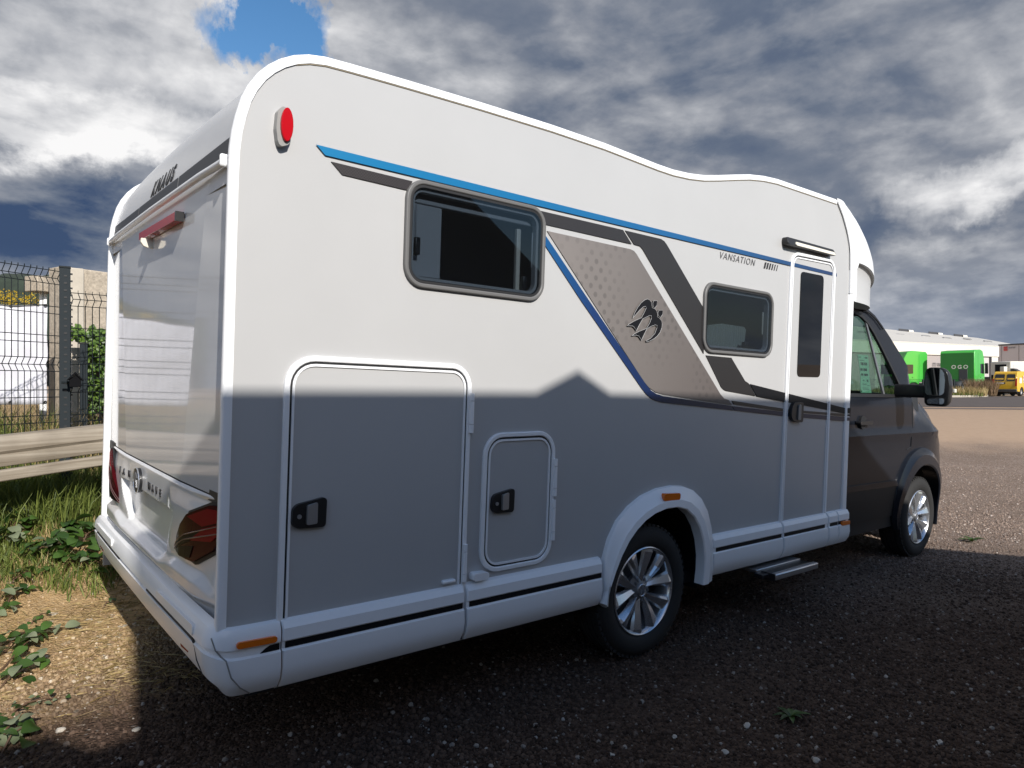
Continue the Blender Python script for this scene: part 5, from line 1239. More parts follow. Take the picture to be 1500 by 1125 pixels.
# yellow-flowering weeds behind the banner
def goldenrod():
    c = pt(20, 8.6, 0.4); root = thing('goldenrod', 'yellow flowering weeds showing above the white tarpaulin', 'weeds', (c.x, c.y, 0.4))
    bmv, fs, gv, gf = [], [], [], []
    def leaf(V_, F_, c, s):
        n = Vector((random.uniform(-1, 1), random.uniform(-1, 1), random.uniform(-.3, 1))).normalized(); u = n.orthogonal().normalized(); v = n.cross(u); i = len(V_)
        V_ += [tuple(c + u * s), tuple(c + v * s * .5), tuple(c - u * s), tuple(c - v * s * .5)]; F_.append((i, i + 1, i + 2, i + 3))
    for k in range(170):
        px = random.uniform(-240, 56); d = random.uniform(8.0, 9.2); top = zt(random.uniform(424, 444), d)
        p = pt(px, d, 0) - root.location
        for q in range(14): leaf(bmv, fs, Vector((p.x + random.gauss(0, .035), p.y + random.gauss(0, .035), top - 0.4 - random.random() ** 1.5 * 0.16)), random.uniform(.008, .02))
        for q in range(9): leaf(gv, gf, Vector((p.x + random.gauss(0, .05), p.y + random.gauss(0, .05), top - 0.55 - random.random() * 0.5)), random.uniform(.02, .045))
    finish('flowers', (bmv, [], fs), M['yellow'], root, smooth=0, kind='stuff'); finish('foliage', (gv, [], gf), M['grass'], root, smooth=0, kind='stuff')
goldenrod()
# brambles: canes with single leaves
def leaf_mesh(name, m):
    vs, fs = [], []; n = 5
    for i in range(n + 1):
        t = i / n; w = 0.36 * math.sin(math.pi * min(1, t * 0.93 + 0.05)) ** 0.8; zc = 0.10 * math.sin(t * math.pi) - 0.12 * t * t
        vs += [(-w, t, zc + 0.10 * w * 2), (0, t, zc), (w, t, zc + 0.10 * w * 2)]
    for i in range(n):
        a = i * 3; fs += [(a, a + 1, a + 4, a + 3), (a + 1, a + 2, a + 5, a + 4)]
    me = bpy.data.meshes.new(name); me.from_pydata(vs, [], fs); me.shade_smooth(); me.materials.append(M[m]); return me
LEAF = [leaf_mesh('leaf', 'bramble'), leaf_mesh('leaf', 'bramble'), leaf_mesh('leaf', 'pale_leaf')]
def ground_hit(px, py):
    d = FWD + RGT * ((px - 750) / 1025.25) + Vector((0, 0, 1)) * ((562.5 - py) / 1025.25); t = 0.5
    while t < 60:
        p = CAM + d * t
        if p.z < height(p.x, p.y): return p
        t += 0.01
    return CAM + d * 60
def bramble(label, canes, nleaf, size, pale=0.12, spread=0.10):
    base = Vector(canes[0][0]); base.z = height(base.x, base.y)
    r = thing('bramble', label, 'bramble', tuple(base), 0, 'bramble shoots along the edge of the bank')
    for c in canes:
        bm = B(); P_ = [Vector(p) - base for p in c]; tube(bm, P_, [0.0045, 0.004, 0.0032, 0.002][:len(P_)] if len(P_) <= 4 else 0.003, 5); finish('cane', bm, M['cane'], r)
    for k in range(nleaf):
        c = random.choice(canes); i = random.randrange(len(c) - 1); q = Vector(c[i]).lerp(Vector(c[i + 1]), random.random()) - base
        q += Vector((random.gauss(0, spread * .5), random.gauss(0, spread * .5), random.uniform(-0.01, spread * 0.6)))
        o = bpy.data.objects.new('leaf', LEAF[2] if random.random() < pale else LEAF[random.randrange(2)]); COL.objects.link(o); o.parent = r
        s = size * random.uniform(0.65, 1.25); o.location = q; o.scale = (s, s, s); o.rotation_euler = (random.uniform(-.7, .5), random.uniform(-.6, .6), random.uniform(0, 6.3))
def cane(px, py, px2, py2, h=0.08):
    a, b = ground_hit(px, py), ground_hit(px2, py2); m = a.lerp(b, 0.5); g = lambda v, k: (v.x, v.y, height(v.x, v.y) + k)
    return [g(a, 0.0), g(a.lerp(b, 0.35), h), g(a.lerp(b, 0.7), h * 1.1), g(b, 0.02)]
bramble('dense dark green bramble at the foot of the bank beside the bumper', [cane(60, 815, 145, 800, .12), cane(75, 838, 120, 790, .12), cane(40, 822, 100, 830, .1), cane(95, 832, 156, 845, .1), cane(110, 820, 158, 800, .14)], 165, 0.092, 0.06)
bramble('bramble with pale turned leaves at the left under the guard rail', [cane(0, 760, 45, 790, .14), cane(10, 800, 40, 770, .1), cane(0, 790, 30, 820)], 75, 0.085, 0.35)
bramble('bramble sprig climbing through the grass under the rail boards', [cane(35, 740, 60, 760, .12), cane(20, 745, 40, 760, .1)], 34, 0.075, 0.25)
bramble('bramble shoot with long cane lying over the bare earth', [cane(0, 985, 95, 925, .06), cane(0, 1010, 60, 975, .05), cane(5, 960, 40, 935, .04)], 56, 0.070, 0.25, 0.06)
bramble('bramble shoot in the bottom left corner by the shadow', [cane(0, 1110, 45, 1085, .06), cane(0, 1090, 30, 1078, .05)], 22, 0.072, 0.1, 0.07)
bramble('bramble runner with broad leaves beside the left edge under the dense one', [cane(0, 880, 55, 850, .08), cane(0, 905, 40, 870, .06)], 40, 0.070, 0.2, 0.06)
bramble('small green seedling on the bare earth below the dense bramble', [cane(45, 915, 70, 905, .03)], 9, 0.036, 0.05, 0.03)
bramble('thin pale leaved shoot beside the edge of the shadow', [cane(15, 1045, 85, 1030, .03)], 14, 0.034, 0.6, 0.04)
bramble('yellowish green weed sprig close to the bumper shadow', [cane(150, 892, 168, 885, .03)], 10, 0.026, 0.2, 0.03)

# ------------------------------------------------------------------ loose gravel: geometry-node scatter of crushed stone
def gravel():
    vs, fs, dens = [], [], []
    nx, ny = 90, 70
    def cell(i, j):
        dep = lerp(2.1, 13.0, (j / ny) ** 1.6); half = dep * 0.80 + 0.4; lat = lerp(-half, half, i / nx)
        x = CAM.x + FWD.x * dep + RGT.x * lat; y = CAM.y + FWD.y * dep + RGT.y * lat
        return x, y, dep
    for j in range(ny + 1):
        for i in range(nx + 1):
            x, y, dep = cell(i, j); s = bank_d(x, y)
            vs.append((x, y, height(x, y) + 0.001))
            d = interp(dep, [(2.2, 10500), (3.5, 8000), (5, 3800), (8, 1400), (13, 420)])
            d *= lerp(1.0, 0.18, sstep(-2.0, -1.2, s))
            d *= 0.62 + 0.9 * max(-0.4, mnoise.noise(Vector((x * 0.8, y * 0.8, 6.0)))) + 0.3 * mnoise.noise(Vector((x * 3, y * 3, 2.0)))
            d = max(0.0, d)
            if s > -0.4: d = 0
            v = Q.transposed() @ (Vector((x, y, 0)) - CAM) + CAM
            if 0.4 < v.x < 6 and v.y > 0.5: d *= 0.12
            dens.append(d)
    for j in range(ny):
        for i in range(nx):
            a = j * (nx + 1) + i; fs.append((a, a + 1, a + nx + 2, a + nx + 1))
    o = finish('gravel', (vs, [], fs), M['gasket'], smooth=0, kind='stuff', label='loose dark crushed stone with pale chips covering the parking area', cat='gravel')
    at = o.data.attributes.new('density', 'FLOAT', 'POINT'); at.data.foreach_set('value', np.array(dens, dtype=np.float32))
    m = bpy.data.materials.new('crushed_stone'); m.use_nodes = True; t = m.node_tree; b = t.nodes['Principled BSDF']
    oi = N(t, 'ShaderNodeObjectInfo'); geo = N(t, 'ShaderNodeNewGeometry')
    rel = vmath(t, 'SUBTRACT', geo.outputs['Position'], tuple(CAM)); dep = vmath(t, 'DOT_PRODUCT', rel, FWD)
    bk = vmath(t, 'DOT_PRODUCT', vmath(t, 'SUBTRACT', geo.outputs['Position'], (RAIL0.x, RAIL0.y, 0)), (RAILN.x, RAILN.y, 0))
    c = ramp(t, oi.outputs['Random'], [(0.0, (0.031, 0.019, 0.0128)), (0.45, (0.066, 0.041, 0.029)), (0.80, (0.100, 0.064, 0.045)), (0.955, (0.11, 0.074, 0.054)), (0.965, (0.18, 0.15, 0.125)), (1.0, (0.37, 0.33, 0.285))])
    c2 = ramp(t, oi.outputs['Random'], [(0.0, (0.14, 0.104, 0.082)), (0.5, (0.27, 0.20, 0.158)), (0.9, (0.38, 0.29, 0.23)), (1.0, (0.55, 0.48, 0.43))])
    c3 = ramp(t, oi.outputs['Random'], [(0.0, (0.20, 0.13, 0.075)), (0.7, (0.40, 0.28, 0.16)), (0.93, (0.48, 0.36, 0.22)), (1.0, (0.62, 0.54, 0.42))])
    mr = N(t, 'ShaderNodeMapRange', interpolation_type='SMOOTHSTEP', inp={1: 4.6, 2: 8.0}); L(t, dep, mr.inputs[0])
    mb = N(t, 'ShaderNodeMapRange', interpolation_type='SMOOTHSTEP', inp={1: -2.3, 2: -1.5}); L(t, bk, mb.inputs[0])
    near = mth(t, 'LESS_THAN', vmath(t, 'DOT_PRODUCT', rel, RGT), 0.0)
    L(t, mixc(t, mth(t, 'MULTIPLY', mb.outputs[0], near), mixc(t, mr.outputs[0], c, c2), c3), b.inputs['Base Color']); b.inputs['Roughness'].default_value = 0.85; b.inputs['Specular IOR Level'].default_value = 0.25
    g = bpy.data.node_groups.new('gravel_scatter', 'GeometryNodeTree')
    g.interface.new_socket('Geometry', in_out='INPUT', socket_type='NodeSocketGeometry'); g.interface.new_socket('Geometry', in_out='OUTPUT', socket_type='NodeSocketGeometry')
    gi, go = g.nodes.new('NodeGroupInput'), g.nodes.new('NodeGroupOutput')
    na = g.nodes.new('GeometryNodeInputNamedAttribute'); na.data_type = 'FLOAT'; na.inputs['Name'].default_value = 'density'
    dp = g.nodes.new('GeometryNodeDistributePointsOnFaces'); dp.distribute_method = 'RANDOM'; dp.inputs['Seed'].default_value = 3
    g.links.new(gi.outputs[0], dp.inputs['Mesh']); g.links.new(na.outputs[0], dp.inputs['Density'])
    jn = g.nodes.new('GeometryNodeGeometryToInstance')
    for k in range(4):
        ico = g.nodes.new('GeometryNodeMeshIcoSphere'); ico.inputs['Radius'].default_value = 1.0; ico.inputs['Subdivisions'].default_value = 2
        sp = g.nodes.new('GeometryNodeSetPosition'); nz = g.nodes.new('ShaderNodeTexNoise'); nz.noise_dimensions = '4D'; nz.inputs['W'].default_value = k * 3.7 + 1; nz.inputs['Scale'].default_value = 0.9; nz.inputs['Detail'].default_value = 1
        vm = g.nodes.new('ShaderNodeVectorMath'); vm.operation = 'MULTIPLY_ADD'; vm.inputs[1].default_value = (1.5, 1.5, 1.2); vm.inputs[2].default_value = (-0.75, -0.75, -0.6)
        g.links.new(nz.outputs['Color'], vm.inputs[0]); g.links.new(ico.outputs['Mesh'], sp.inputs['Geometry']); g.links.new(vm.outputs[0], sp.inputs['Offset'])
        sf = g.nodes.new('GeometryNodeSetShadeSmooth'); sf.inputs['Shade Smooth'].default_value = False
        g.links.new(sp.outputs[0], sf.inputs[0]); smn = g.nodes.new('GeometryNodeSetMaterial'); smn.inputs['Material'].default_value = m; g.links.new(sf.outputs[0], smn.inputs[0]); g.links.new(smn.outputs[0], jn.inputs[0])
    ip = g.nodes.new('GeometryNodeInstanceOnPoints'); ip.inputs['Pick Instance'].default_value = True
    rr = g.nodes.new('FunctionNodeRandomValue'); rr.data_type = 'FLOAT_VECTOR'; rr.inputs[0].default_value = (0, 0, 0); rr.inputs[1].default_value = (6.28, 6.28, 6.28)
    rs = g.nodes.new('FunctionNodeRandomValue'); rs.data_type = 'FLOAT'; rs.inputs[2].default_value = 0.0; rs.inputs[3].default_value = 1.0; rs.inputs['Seed'].default_value = 5
    pw = g.nodes.new('ShaderNodeMath'); pw.operation = 'POWER'; pw.inputs[1].default_value = 3.5; g.links.new(rs.outputs[1], pw.inputs[0])
    ma = g.nodes.new('ShaderNodeMath'); ma.operation = 'MULTIPLY_ADD'; ma.inputs[1].default_value = 0.0085; ma.inputs[2].default_value = 0.0035; g.links.new(pw.outputs[0], ma.inputs[0])
    g.links.new(dp.outputs['Points'], ip.inputs['Points']); g.links.new(jn.outputs[0], ip.inputs['Instance']); g.links.new(rr.outputs[0], ip.inputs['Rotation']); g.links.new(ma.outputs[0], ip.inputs['Scale'])
    g.links.new(ip.outputs[0], go.inputs[0])
    md = o.modifiers.new('scatter', 'NODES'); md.node_group = g
gravel()
# a few larger stones one can point to
M['stone'] = mat('pale_limestone', (0.46, 0.42, 0.36), 0.85, var=0.2, vscale=40, bump=0.3, bscale=60)
def stone(px, py, s, label):
    p = ground_hit(px, py); bm = B(); bmesh.ops.create_icosphere(bm, subdivisions=2, radius=1)
    sd_ = random.random() * 50
    for v in bm.verts:
        k = 1 + 0.35 * mnoise.noise(v.co * 1.1 + Vector((sd_, 0, 0))); v.co = Vector((v.co.x * k * s[0], v.co.y * k * s[1], v.co.z * k * s[2]))
    o = finish('stone', bm, M['stone'], smooth=25, label=label, cat='stone', group='pale stones in the dark gravel'); o.location = (p.x, p.y, height(p.x, p.y) + s[2] * 0.5); o.rotation_euler = (0, 0, random.uniform(0, 3))
stone(199, 1072, (0.020, 0.014, 0.008), 'pale flat stone at the corner of the sunlit patch')
stone(88, 1073, (0.018, 0.014, 0.010), 'white angular stone on the sunlit earth near the left edge')
stone(1094, 1066, (0.024, 0.013, 0.009), 'long pale stone upper one of the group in front of the step')
stone(1062, 1105, (0.018, 0.015, 0.010), 'pale rounded stone near the bottom edge below the middle of the van')
stone(988, 1081, (0.014, 0.010, 0.007), 'small pale stone left of the rounded one near the bottom edge')
stone(895, 1107, (0.017, 0.010, 0.006), 'flat buff stone at the bottom below the rear wheel')
stone(1196, 1116, (0.017, 0.014, 0.010), 'white stone on the bottom edge right of the weed')
stone(1376, 1090, (0.020, 0.013, 0.008), 'pale stone at the lower right of the gravel')
# rosette weed growing in the gravel
def weed(px, py, s, label):
    p = ground_hit(px, py); r = thing('weed', label, 'weed', (p.x, p.y, height(p.x, p.y)), 0, 'weeds growing through the gravel')
    for k in range(9):
        o = bpy.data.objects.new('leaf', LEAF[k % 2]); COL.objects.link(o); o.parent = r; o.scale = (s * .45, s * random.uniform(.7, 1.2), s); o.rotation_euler = (random.uniform(.1, .6), 0, k * 0.75); o.location = (0, 0, 0.008)
weed(1158, 1054, 0.075, 'small green rosette weed in the shaded gravel in front')
weed(1424, 795, 0.11, 'green weed in the sunlit gravel ahead of the front wheel')

# ------------------------------------------------------------------ far side: road, kerb, verge
M['asphalt'] = mat('asphalt', (0.085, 0.066, 0.058), 0.9, var=0.15, vscale=2)
M['asphalt2'] = mat('old_asphalt', (0.13, 0.10, 0.088), 0.9, var=0.15, vscale=2)
M['kerb'] = mat('kerb_concrete', (0.40, 0.36, 0.30), 0.85)
def sheet(name, poly, dz, m):
    """flat sheet laid on the terrain; poly of (px, depth)"""
    bm = B(); n = 40; (a, b, c, d) = poly
    def f(u, v):
        px = lerp(lerp(a[0], b[0], u), lerp(d[0], c[0], u), v); dep = lerp(lerp(a[1], b[1], u), lerp(d[1], c[1], u), v); p = pt(px, dep, 0); return Vector((p.x, p.y, height(p.x, p.y) + dz))
    grid(bm, f, n, 14); return finish(name, bm, M[m], smooth=180, kind='structure')
sheet('road', [(1000, 28.5), (2600, 24.0), (2600, 60), (1000, 47.0)], 0.012, 'asphalt')
sheet('pavement', [(1340, 25.6), (2600, 17.5), (2600, 22.2), (1340, 26.4)], 0.008, 'asphalt2')
bm = B()
kp = [pt(px, d, 0) for px, d in ((1100, 45.2), (1300, 46.4), (1390, 47.0), (1432, 47.6), (1444, 48.6), (1448, 50.5))]
for a, b in zip(kp, kp[1:]):
    n = Vector((a.y - b.y, b.x - a.x, 0)).normalized(); 
    if n.dot(FWD) < 0: n = -n
    loft(bm, [[Vector((q.x, q.y, 0.48)), Vector((q.x, q.y, 0.64)), Vector((q.x, q.y, 0.64)) + n * 0.16, Vector((q.x, q.y, 0.48)) + n * 0.16] for q in (a, b)], True, True)
finish('kerb', bm, M['kerb'], smooth=0, kind='structure')
sheet('verge', [(1050, 45.4), (1440, 48.0), (1452, 54.0), (1050, 54.0)], 0.10, 'concrete2').data.materials[0] = mat('verge_earth', (0.28, 0.20, 0.11), 0.95, var=0.3, vscale=2)
def far_pts(n, px0, px1, d0, d1): 
    out = []
    for _ in range(n):
        p = pt(random.uniform(px0, px1), random.uniform(d0, d1), 0); out.append((p.x, p.y, height(p.x, p.y) + 0.09))
    return out
blades('verge_grass', far_pts(3500, 1280, 1446, 47.5, 51.5), 0.25, 0.8, 0.014, 'straw', 0.5, 'tall dry yellow grass on the verge before the green trucks', 'dry grass')
blades('verge_weeds', far_pts(2200, 1280, 1440, 47.2, 50.5), 0.12, 0.45, 0.016, 'grass', 0.6, 'low green weeds on the verge along the kerb', 'grass')
blades('verge_scrub', far_pts(2400, 1418, 1462, 50.5, 54), 0.5, 1.45, 0.014, 'dead', 0.45, 'brown dead scrub left of the yellow van', 'scrub') if False else None
M['dead'] = leaf_mat('dead_scrub', (0.14, 0.08, 0.045), (0.26, 0.17, 0.10), 0.8)
blades('verge_scrub', far_pts(2600, 1416, 1460, 50.0, 54), 0.5, 1.40, 0.014, 'dead', 0.45, 'brown dead scrub left of the yellow van', 'scrub')
# ------------------------------------------------------------------ warehouse and grey building
M['whouse'] = mat('cream_white_cladding', (0.72, 0.68, 0.60), 0.5)
M['wroof'] = mat('pale_roof_sheet', (0.58, 0.55, 0.50), 0.5)
M['greyclad'] = mat('grey_cladding', (0.58, 0.535, 0.52), 0.5)
M['shutter'] = mat('grey_shutter', (0.36, 0.32, 0.305), 0.6)
M['darkgrey'] = mat('dark_grey', (0.05, 0.05, 0.055), 0.5)
M['skyl'] = mat('rooflight', (0.24, 0.235, 0.23), 0.4)
def text_on(parent, s, o, ax, up, nrm, size, m, name='lettering', **k):
    bm = text_bm(s, size, **k)
    for v in bm.verts: v.co = o + ax * v.co.x + up * v.co.y + nrm * v.co.z
    return finish(name, bm, m, parent, smooth=0)
def warehouse():
    UP = Vector((0, 0, 1))
    eL, eR = pt(1180, 104, 0), pt(1464, 128, 0); d = (eR - eL).normalized(); n = Vector((d.y, -d.x, 0))
    if n.dot(FWD) > 0: n = -n                          # faces the viewer
    Lr = (eR - eL).length; ez = 8.15
    w = thing('warehouse', 'long cream white warehouse with shallow roof behind the green trucks', 'warehouse', (eL.x, eL.y, 0.3))
    O = Vector((eL.x, eL.y, 0.3)); loc = lambda u, q, z: d * u + n * q + UP * (z - 0.3)
    def bx(name, u0, u1, q0, q1, z0, z1, m, **k):
        bm = B(); lo = [loc(u0, q0, z0), loc(u1, q0, z0), loc(u1, q1, z0), loc(u0, q1, z0)]; loft(bm, [lo, [p + UP * (z1 - z0) for p in lo]], True, True); return finish(name, bm, m if not isinstance(m, str) else M[m], w, smooth=0, **k)
    bx('wall', 0, Lr, -50, 0, 0.3, ez, 'greyclad')
    bx('fascia', 0, Lr, 0.001, 0.35, 6.35, ez + 0.05, 'whouse')
    ZU = ez + 0.05                                     # roof rises to a ridge that ends in a sloping verge
    R_ = [loc(0, 0.4, ZU), loc(Lr, 0.4, ZU)] + [p - O for p in (pt(1488, 150, 9.7), pt(1432, 160, 11.8), pt(1180, 136, 13.4))]
    bm = B(); lo = [bm.verts.new(p) for p in R_]; up = [bm.verts.new(p + UP * 0.15) for p in R_]
    for q in ((0, 1, 3, 4), (1, 2, 3)):
        bm.faces.new([up[i] for i in q]); bm.faces.new([lo[i] for i in q][::-1])
    for i in range(5): bm.faces.new((lo[i - 1], lo[i], up[i], up[i - 1]))
    finish('roof', bm, M['wroof'], w, smooth=0)
    def on_roof(u, v): return R_[0].lerp(R_[1], u).lerp(R_[4].lerp(R_[3], u), v) + UP * 0.16
    for u, v in ((0.25, .45), (0.45, .5), (0.60, .55), (0.72, .5), (0.86, .6), (0.97, .45)):
        bm = B(); q = [on_roof(u, v), on_roof(u + 0.045, v - 0.03), on_roof(u + 0.045, v + 0.06), on_roof(u, v + 0.07)]; loft(bm, [q, [p + UP * 0.12 for p in q]], True, True); finish('skylight', bm, M['skyl'], w, smooth=0)
    for u in (0.30, 0.50, 0.68, 0.84):
        bm = B(); q = [on_roof(u, 0.96), on_roof(u + 0.055, 0.96), on_roof(u + 0.055, 1.0), on_roof(u, 1.0)]; loft(bm, [q, [p + UP * 0.38 for p in q]], True, True); finish('roof_vent', bm, M['darkgrey'], w, smooth=0)
        bm = B(); q = [on_roof(u + 0.058, 0.95), on_roof(u + 0.085, 0.95), on_roof(u + 0.085, 1.0), on_roof(u + 0.058, 1.0)]; loft(bm, [q, [p + UP * 0.34 for p in q]], True, True); finish('roof_vent', bm, M['whouse'], w, smooth=0)
    us = lambda px: ((px - 1180) / 284.0) * Lr         # along the wall, near enough
    for a, b in ((0.06, 0.17), (0.20, 0.31), (0.34, 0.45), (0.50, 0.70), (0.82, 0.875)):
        bx('shutter', Lr * a, Lr * b, 0.002, 0.08, 0.3, 6.3, 'shutter')
    bx('loading_door', Lr * 0.945, Lr * 0.985, 0.002, 0.2, 0.3, 6.3, 'whouse')
    bx('door_frame', Lr * 0.99, Lr * 0.996, 0.002, 0.25, 0.3, 6.3, 'darkgrey')
    bx('door_frame', Lr * 0.935, Lr * 0.941, 0.002, 0.25, 0.3, 6.3, 'darkgrey')
    ax = d if d.dot(RGT) > 0 else -d
    text_on(w, 'ITI WEAR', loc(Lr * 0.60, 0.2, 4.35) , ax, UP, n, 0.95, M['darkgrey'], 'wall_lettering')
    text_on(w, 'A', loc(Lr * 0.955, 0.25, 3.9), ax, UP, n, 1.5, mat('red_sign_print', (0.5, 0.12, 0.10), 0.5), 'door_letter')
    bx('base_plinth', Lr * 0.70, Lr * 0.95, 1.0, 1.3, 0.3, 1.6, 'kerb')
warehouse()
def grey_building():
    UP = Vector((0, 0, 1)); a, b = pt(1463.5, 112, 0), pt(1720, 92, 0)
    w = thing('industrial_building', 'grey clad industrial building with a small red sign at the right edge', 'building', (a.x, a.y, 0.3))
    d = (b - a).normalized(); n = Vector((d.y, -d.x, 0)); n = -n if n.dot(FWD) > 0 else n; Lr = (b - a).length
    def bx(name, u0, u1, q0, q1, z0, z1, m):
        bm = B(); lo = [d * u0 + n * q0, d * u1 + n * q0, d * u1 + n * q1, d * u0 + n * q1]; lo = [p + UP * (z0 - 0.3) for p in lo]; loft(bm, [lo, [p + UP * (z1 - z0) for p in lo]], True, True); return finish(name, bm, M[m], w, smooth=0)
    zt_ = zt(506.5, 112)
    bx('wall', 0, Lr, -30, 0, 0.3, zt_, 'greyclad'); bx('parapet', -0.1, Lr, -30.1, 0.08, zt_, zt_ + 0.22, 'darkgrey')
    for u in np.linspace(0.3, Lr - 1, 9): bx('wall_panel_joint', u, u + 0.12, 0.001, 0.03, 0.3, zt_ - 0.02, 'shutter')
    M['redsign'] = mat('red_sign', (0.55, 0.06, 0.06), 0.5)
    z = zt(511.5, 112); s = bx('sign', 0.75, 1.28, 0.002, 0.12, z + 0.06, z + 0.36, 'redsign'); bx('sign', 0.75, 1.28, 0.002, 0.12, z - 0.30, z - 0.0, 'redsign')
    ax = d if d.dot(RGT) > 0 else -d
    text_on(w, 'eurial', d * 1.45 + n * 0.05 + UP * (z - 0.25), ax, UP, n, 0.45, M['darkgrey'], 'sign_lettering')
grey_building()

# ------------------------------------------------------------------ green tractor units
M['green'] = mat('bright_green_paint', (0.055, 0.42, 0.05), 0.3, coat=0.6)
M['dgreen'] = mat('dark_green_panel', (0.012, 0.17, 0.012), 0.3, coat=0.6)
M['darkpane'] = mat('dark_pane', (0.02, 0.022, 0.025), 0.08)
M['chassis'] = mat('chassis_grey', (0.05, 0.05, 0.052), 0.6)
M['steel'] = mat('brushed_tank', (0.42, 0.41, 0.40), 0.4, metal=0.5)
def small_wheel(parent, x, y, r, w, side):
    bm = B(); lathe(bm, [(r * 0.55, side * 0.03), (r * 0.6, 0), (r * 0.95, 0), (r, side * 0.04), (r, side * w), (r * 0.6, side * w)], (x, y, r), 20); wo = finish('wheel', bm, M['tyre'], parent)
    bm = B(); lathe(bm, [(0.001, side * 0.05), (r * 0.2, side * 0.03), (r * 0.3, side * 0.09), (r * 0.56, side * 0.04)], (x, y, r), 16); finish('rim', bm, M['steel'], wo)
def truck(label, loc, yaw, letters):
    """cab-over tractor unit, x forward"""
    r = thing('tractor_unit', label, 'truck', loc, yaw, 'green tractor units in the yard')
    side = [(0.0, 1.05), (0.0, 3.45), (0.12, 3.62), (1.35, 3.72), (1.80, 3.62), (2.12, 3.10), (2.25, 2.55), (2.32, 1.45), (2.33, 0.50), (2.05, 0.42), (1.75, 0.45), (1.70, 0.80), (1.45, 1.02), (1.05, 1.02), (0.78, 0.85), (0.72, 1.05)]
    finish('cab', plate(side, lambda a, b: Vector((a, -1.25, b)), lambda a, b: Vector((a, 1.25, b))), M['green'], r, smooth=25, bevel=0.05)
    finish('rear_wall', plate(rnd([(-1.2, 1.06), (1.2, 1.06), (1.2, 3.42), (-1.2, 3.42)], 0.1, 3), lambda a, b: Vector((-0.012, a, b)), lambda a, b: Vector((0.01, a, b))), M['dgreen'], r, smooth=0)
    bm = B(); box(bm, -0.03, 0.0, -0.75, -0.15, 0.95, 2.1); finish('air_duct', bm, M['chassis'], r, bevel=0.02)
    finish('windscreen', plate(rnd([(-1.12, 1.75), (1.12, 1.75), (1.08, 2.62), (-1.08, 2.62)], 0.1, 3), lambda a, b: Vector((2.36 - (b - 1.45) * 0.065, a, b)), lambda a, b: Vector((2.20, a, b))), M['darkpane'], r, smooth=0)
    bm = plate(rnd([(-1.05, 0.75), (1.05, 0.75), (1.05, 1.55), (-1.05, 1.55)], 0.06, 3), lambda a, b: Vector((2.36, a, b)), lambda a, b: Vector((2.2, a, b))); finish('grille', bm, M['chassis'], r, smooth=0)
    bm = B(); box(bm, 2.05, 2.42, -1.25, 1.25, 0.30, 0.62); finish('bumper', bm, M['whouse'], r, bevel=0.04)
    for s in (-1, 1):
        finish('side_window', plate(rnd([(1.30, 1.78), (2.12, 1.74), (2.05, 2.55), (1.30, 2.55)], 0.06, 3), lambda a, b: Vector((a, s * 1.262, b)), lambda a, b: Vector((a, s * 1.2, b))), M['darkpane'], r, smooth=0)
        bm = B(); box(bm, 2.22, 2.40, s * 1.38 - 0.11, s * 1.38 + 0.11, 1.75, 2.62); mm = finish('mirror', bm, M['black'], r, bevel=0.03)
        bm = B(); tube(bm, [(2.2, s * 1.2, 2.5), (2.32, s * 1.34, 2.5)], 0.025, 5); finish('mirror_arm', bm, M['black'], mm)
        bm = B(); box(bm, 1.32, 1.40, s * 1.255 - 0.012, s * 1.255 + 0.02, 1.42, 1.48); finish('door_handle', bm, M['black'], r)
        bm = B(); box(bm, 0.76, 0.775, s * 1.25 - 0.006, s * 1.25 + 0.006, 1.1, 3.4); finish('door_joint', bm, M['dgreen'], r)
        small_wheel(r, 1.28, s * 1.25, 0.50, 0.30 * -s if s < 0 else 0.30, -s); small_wheel(r, -2.4, s * 1.25, 0.50, 0.55, -s)
        bm = B()
        pts = [(-2.4 + 0.62 * math.cos(R(a)), 0.50 + 0.62 * math.sin(R(a))) for a in range(20, 161, 20)]
        a_ = [bm.verts.new((x, s * 1.25, z)) for x, z in pts]; b_ = [bm.verts.new((x, s * 0.68, z)) for x, z in pts]
        for i in range(len(pts) - 1): bm.faces.new((a_[i], a_[i + 1], b_[i + 1], b_[i]))
        md = finish('mudguard', bm, M['chassis'], r); sm = md.modifiers.new('t', 'SOLIDIFY'); sm.thickness = 0.02
        bm = B(); box(bm, -1.6, -0.2, s * 0.95 - 0.28, s * 0.95 + 0.28, 0.45, 1.0); finish('fuel_tank', bm, M['steel'], r, bevel=0.1)
    bm = B(); box(bm, -3.4, 2.0, -0.45, 0.45, 0.65, 0.98); box(bm, -2.9, -1.9, -0.5, 0.5, 0.98, 1.15); finish('chassis', bm, M['chassis'], r, bevel=0.02)
    if letters:
        text_on(r, 'OGO', Vector((-0.016, 0.42, 2.15)), Vector((0, -1, 0)), Vector((0, 0, 1)), Vector((-1, 0, 0)), 0.42, M['whouse'], 'rear_lettering', space=1.5, offset=0.01)
    return r
GZ_FAR = 0.50
cbase = math.atan2(FWD.y, FWD.x)
p = pt(1402, 57.0, GZ_FAR); truck('green tractor unit seen from behind with three white letters', tuple(p), cbase - 0.62 - 0.27, True)
p = pt(1344, 60.5, GZ_FAR); truck('green tractor unit facing left behind the motorhome door mirror', tuple(p), cbase + math.pi - 0.52 - 0.95, False)

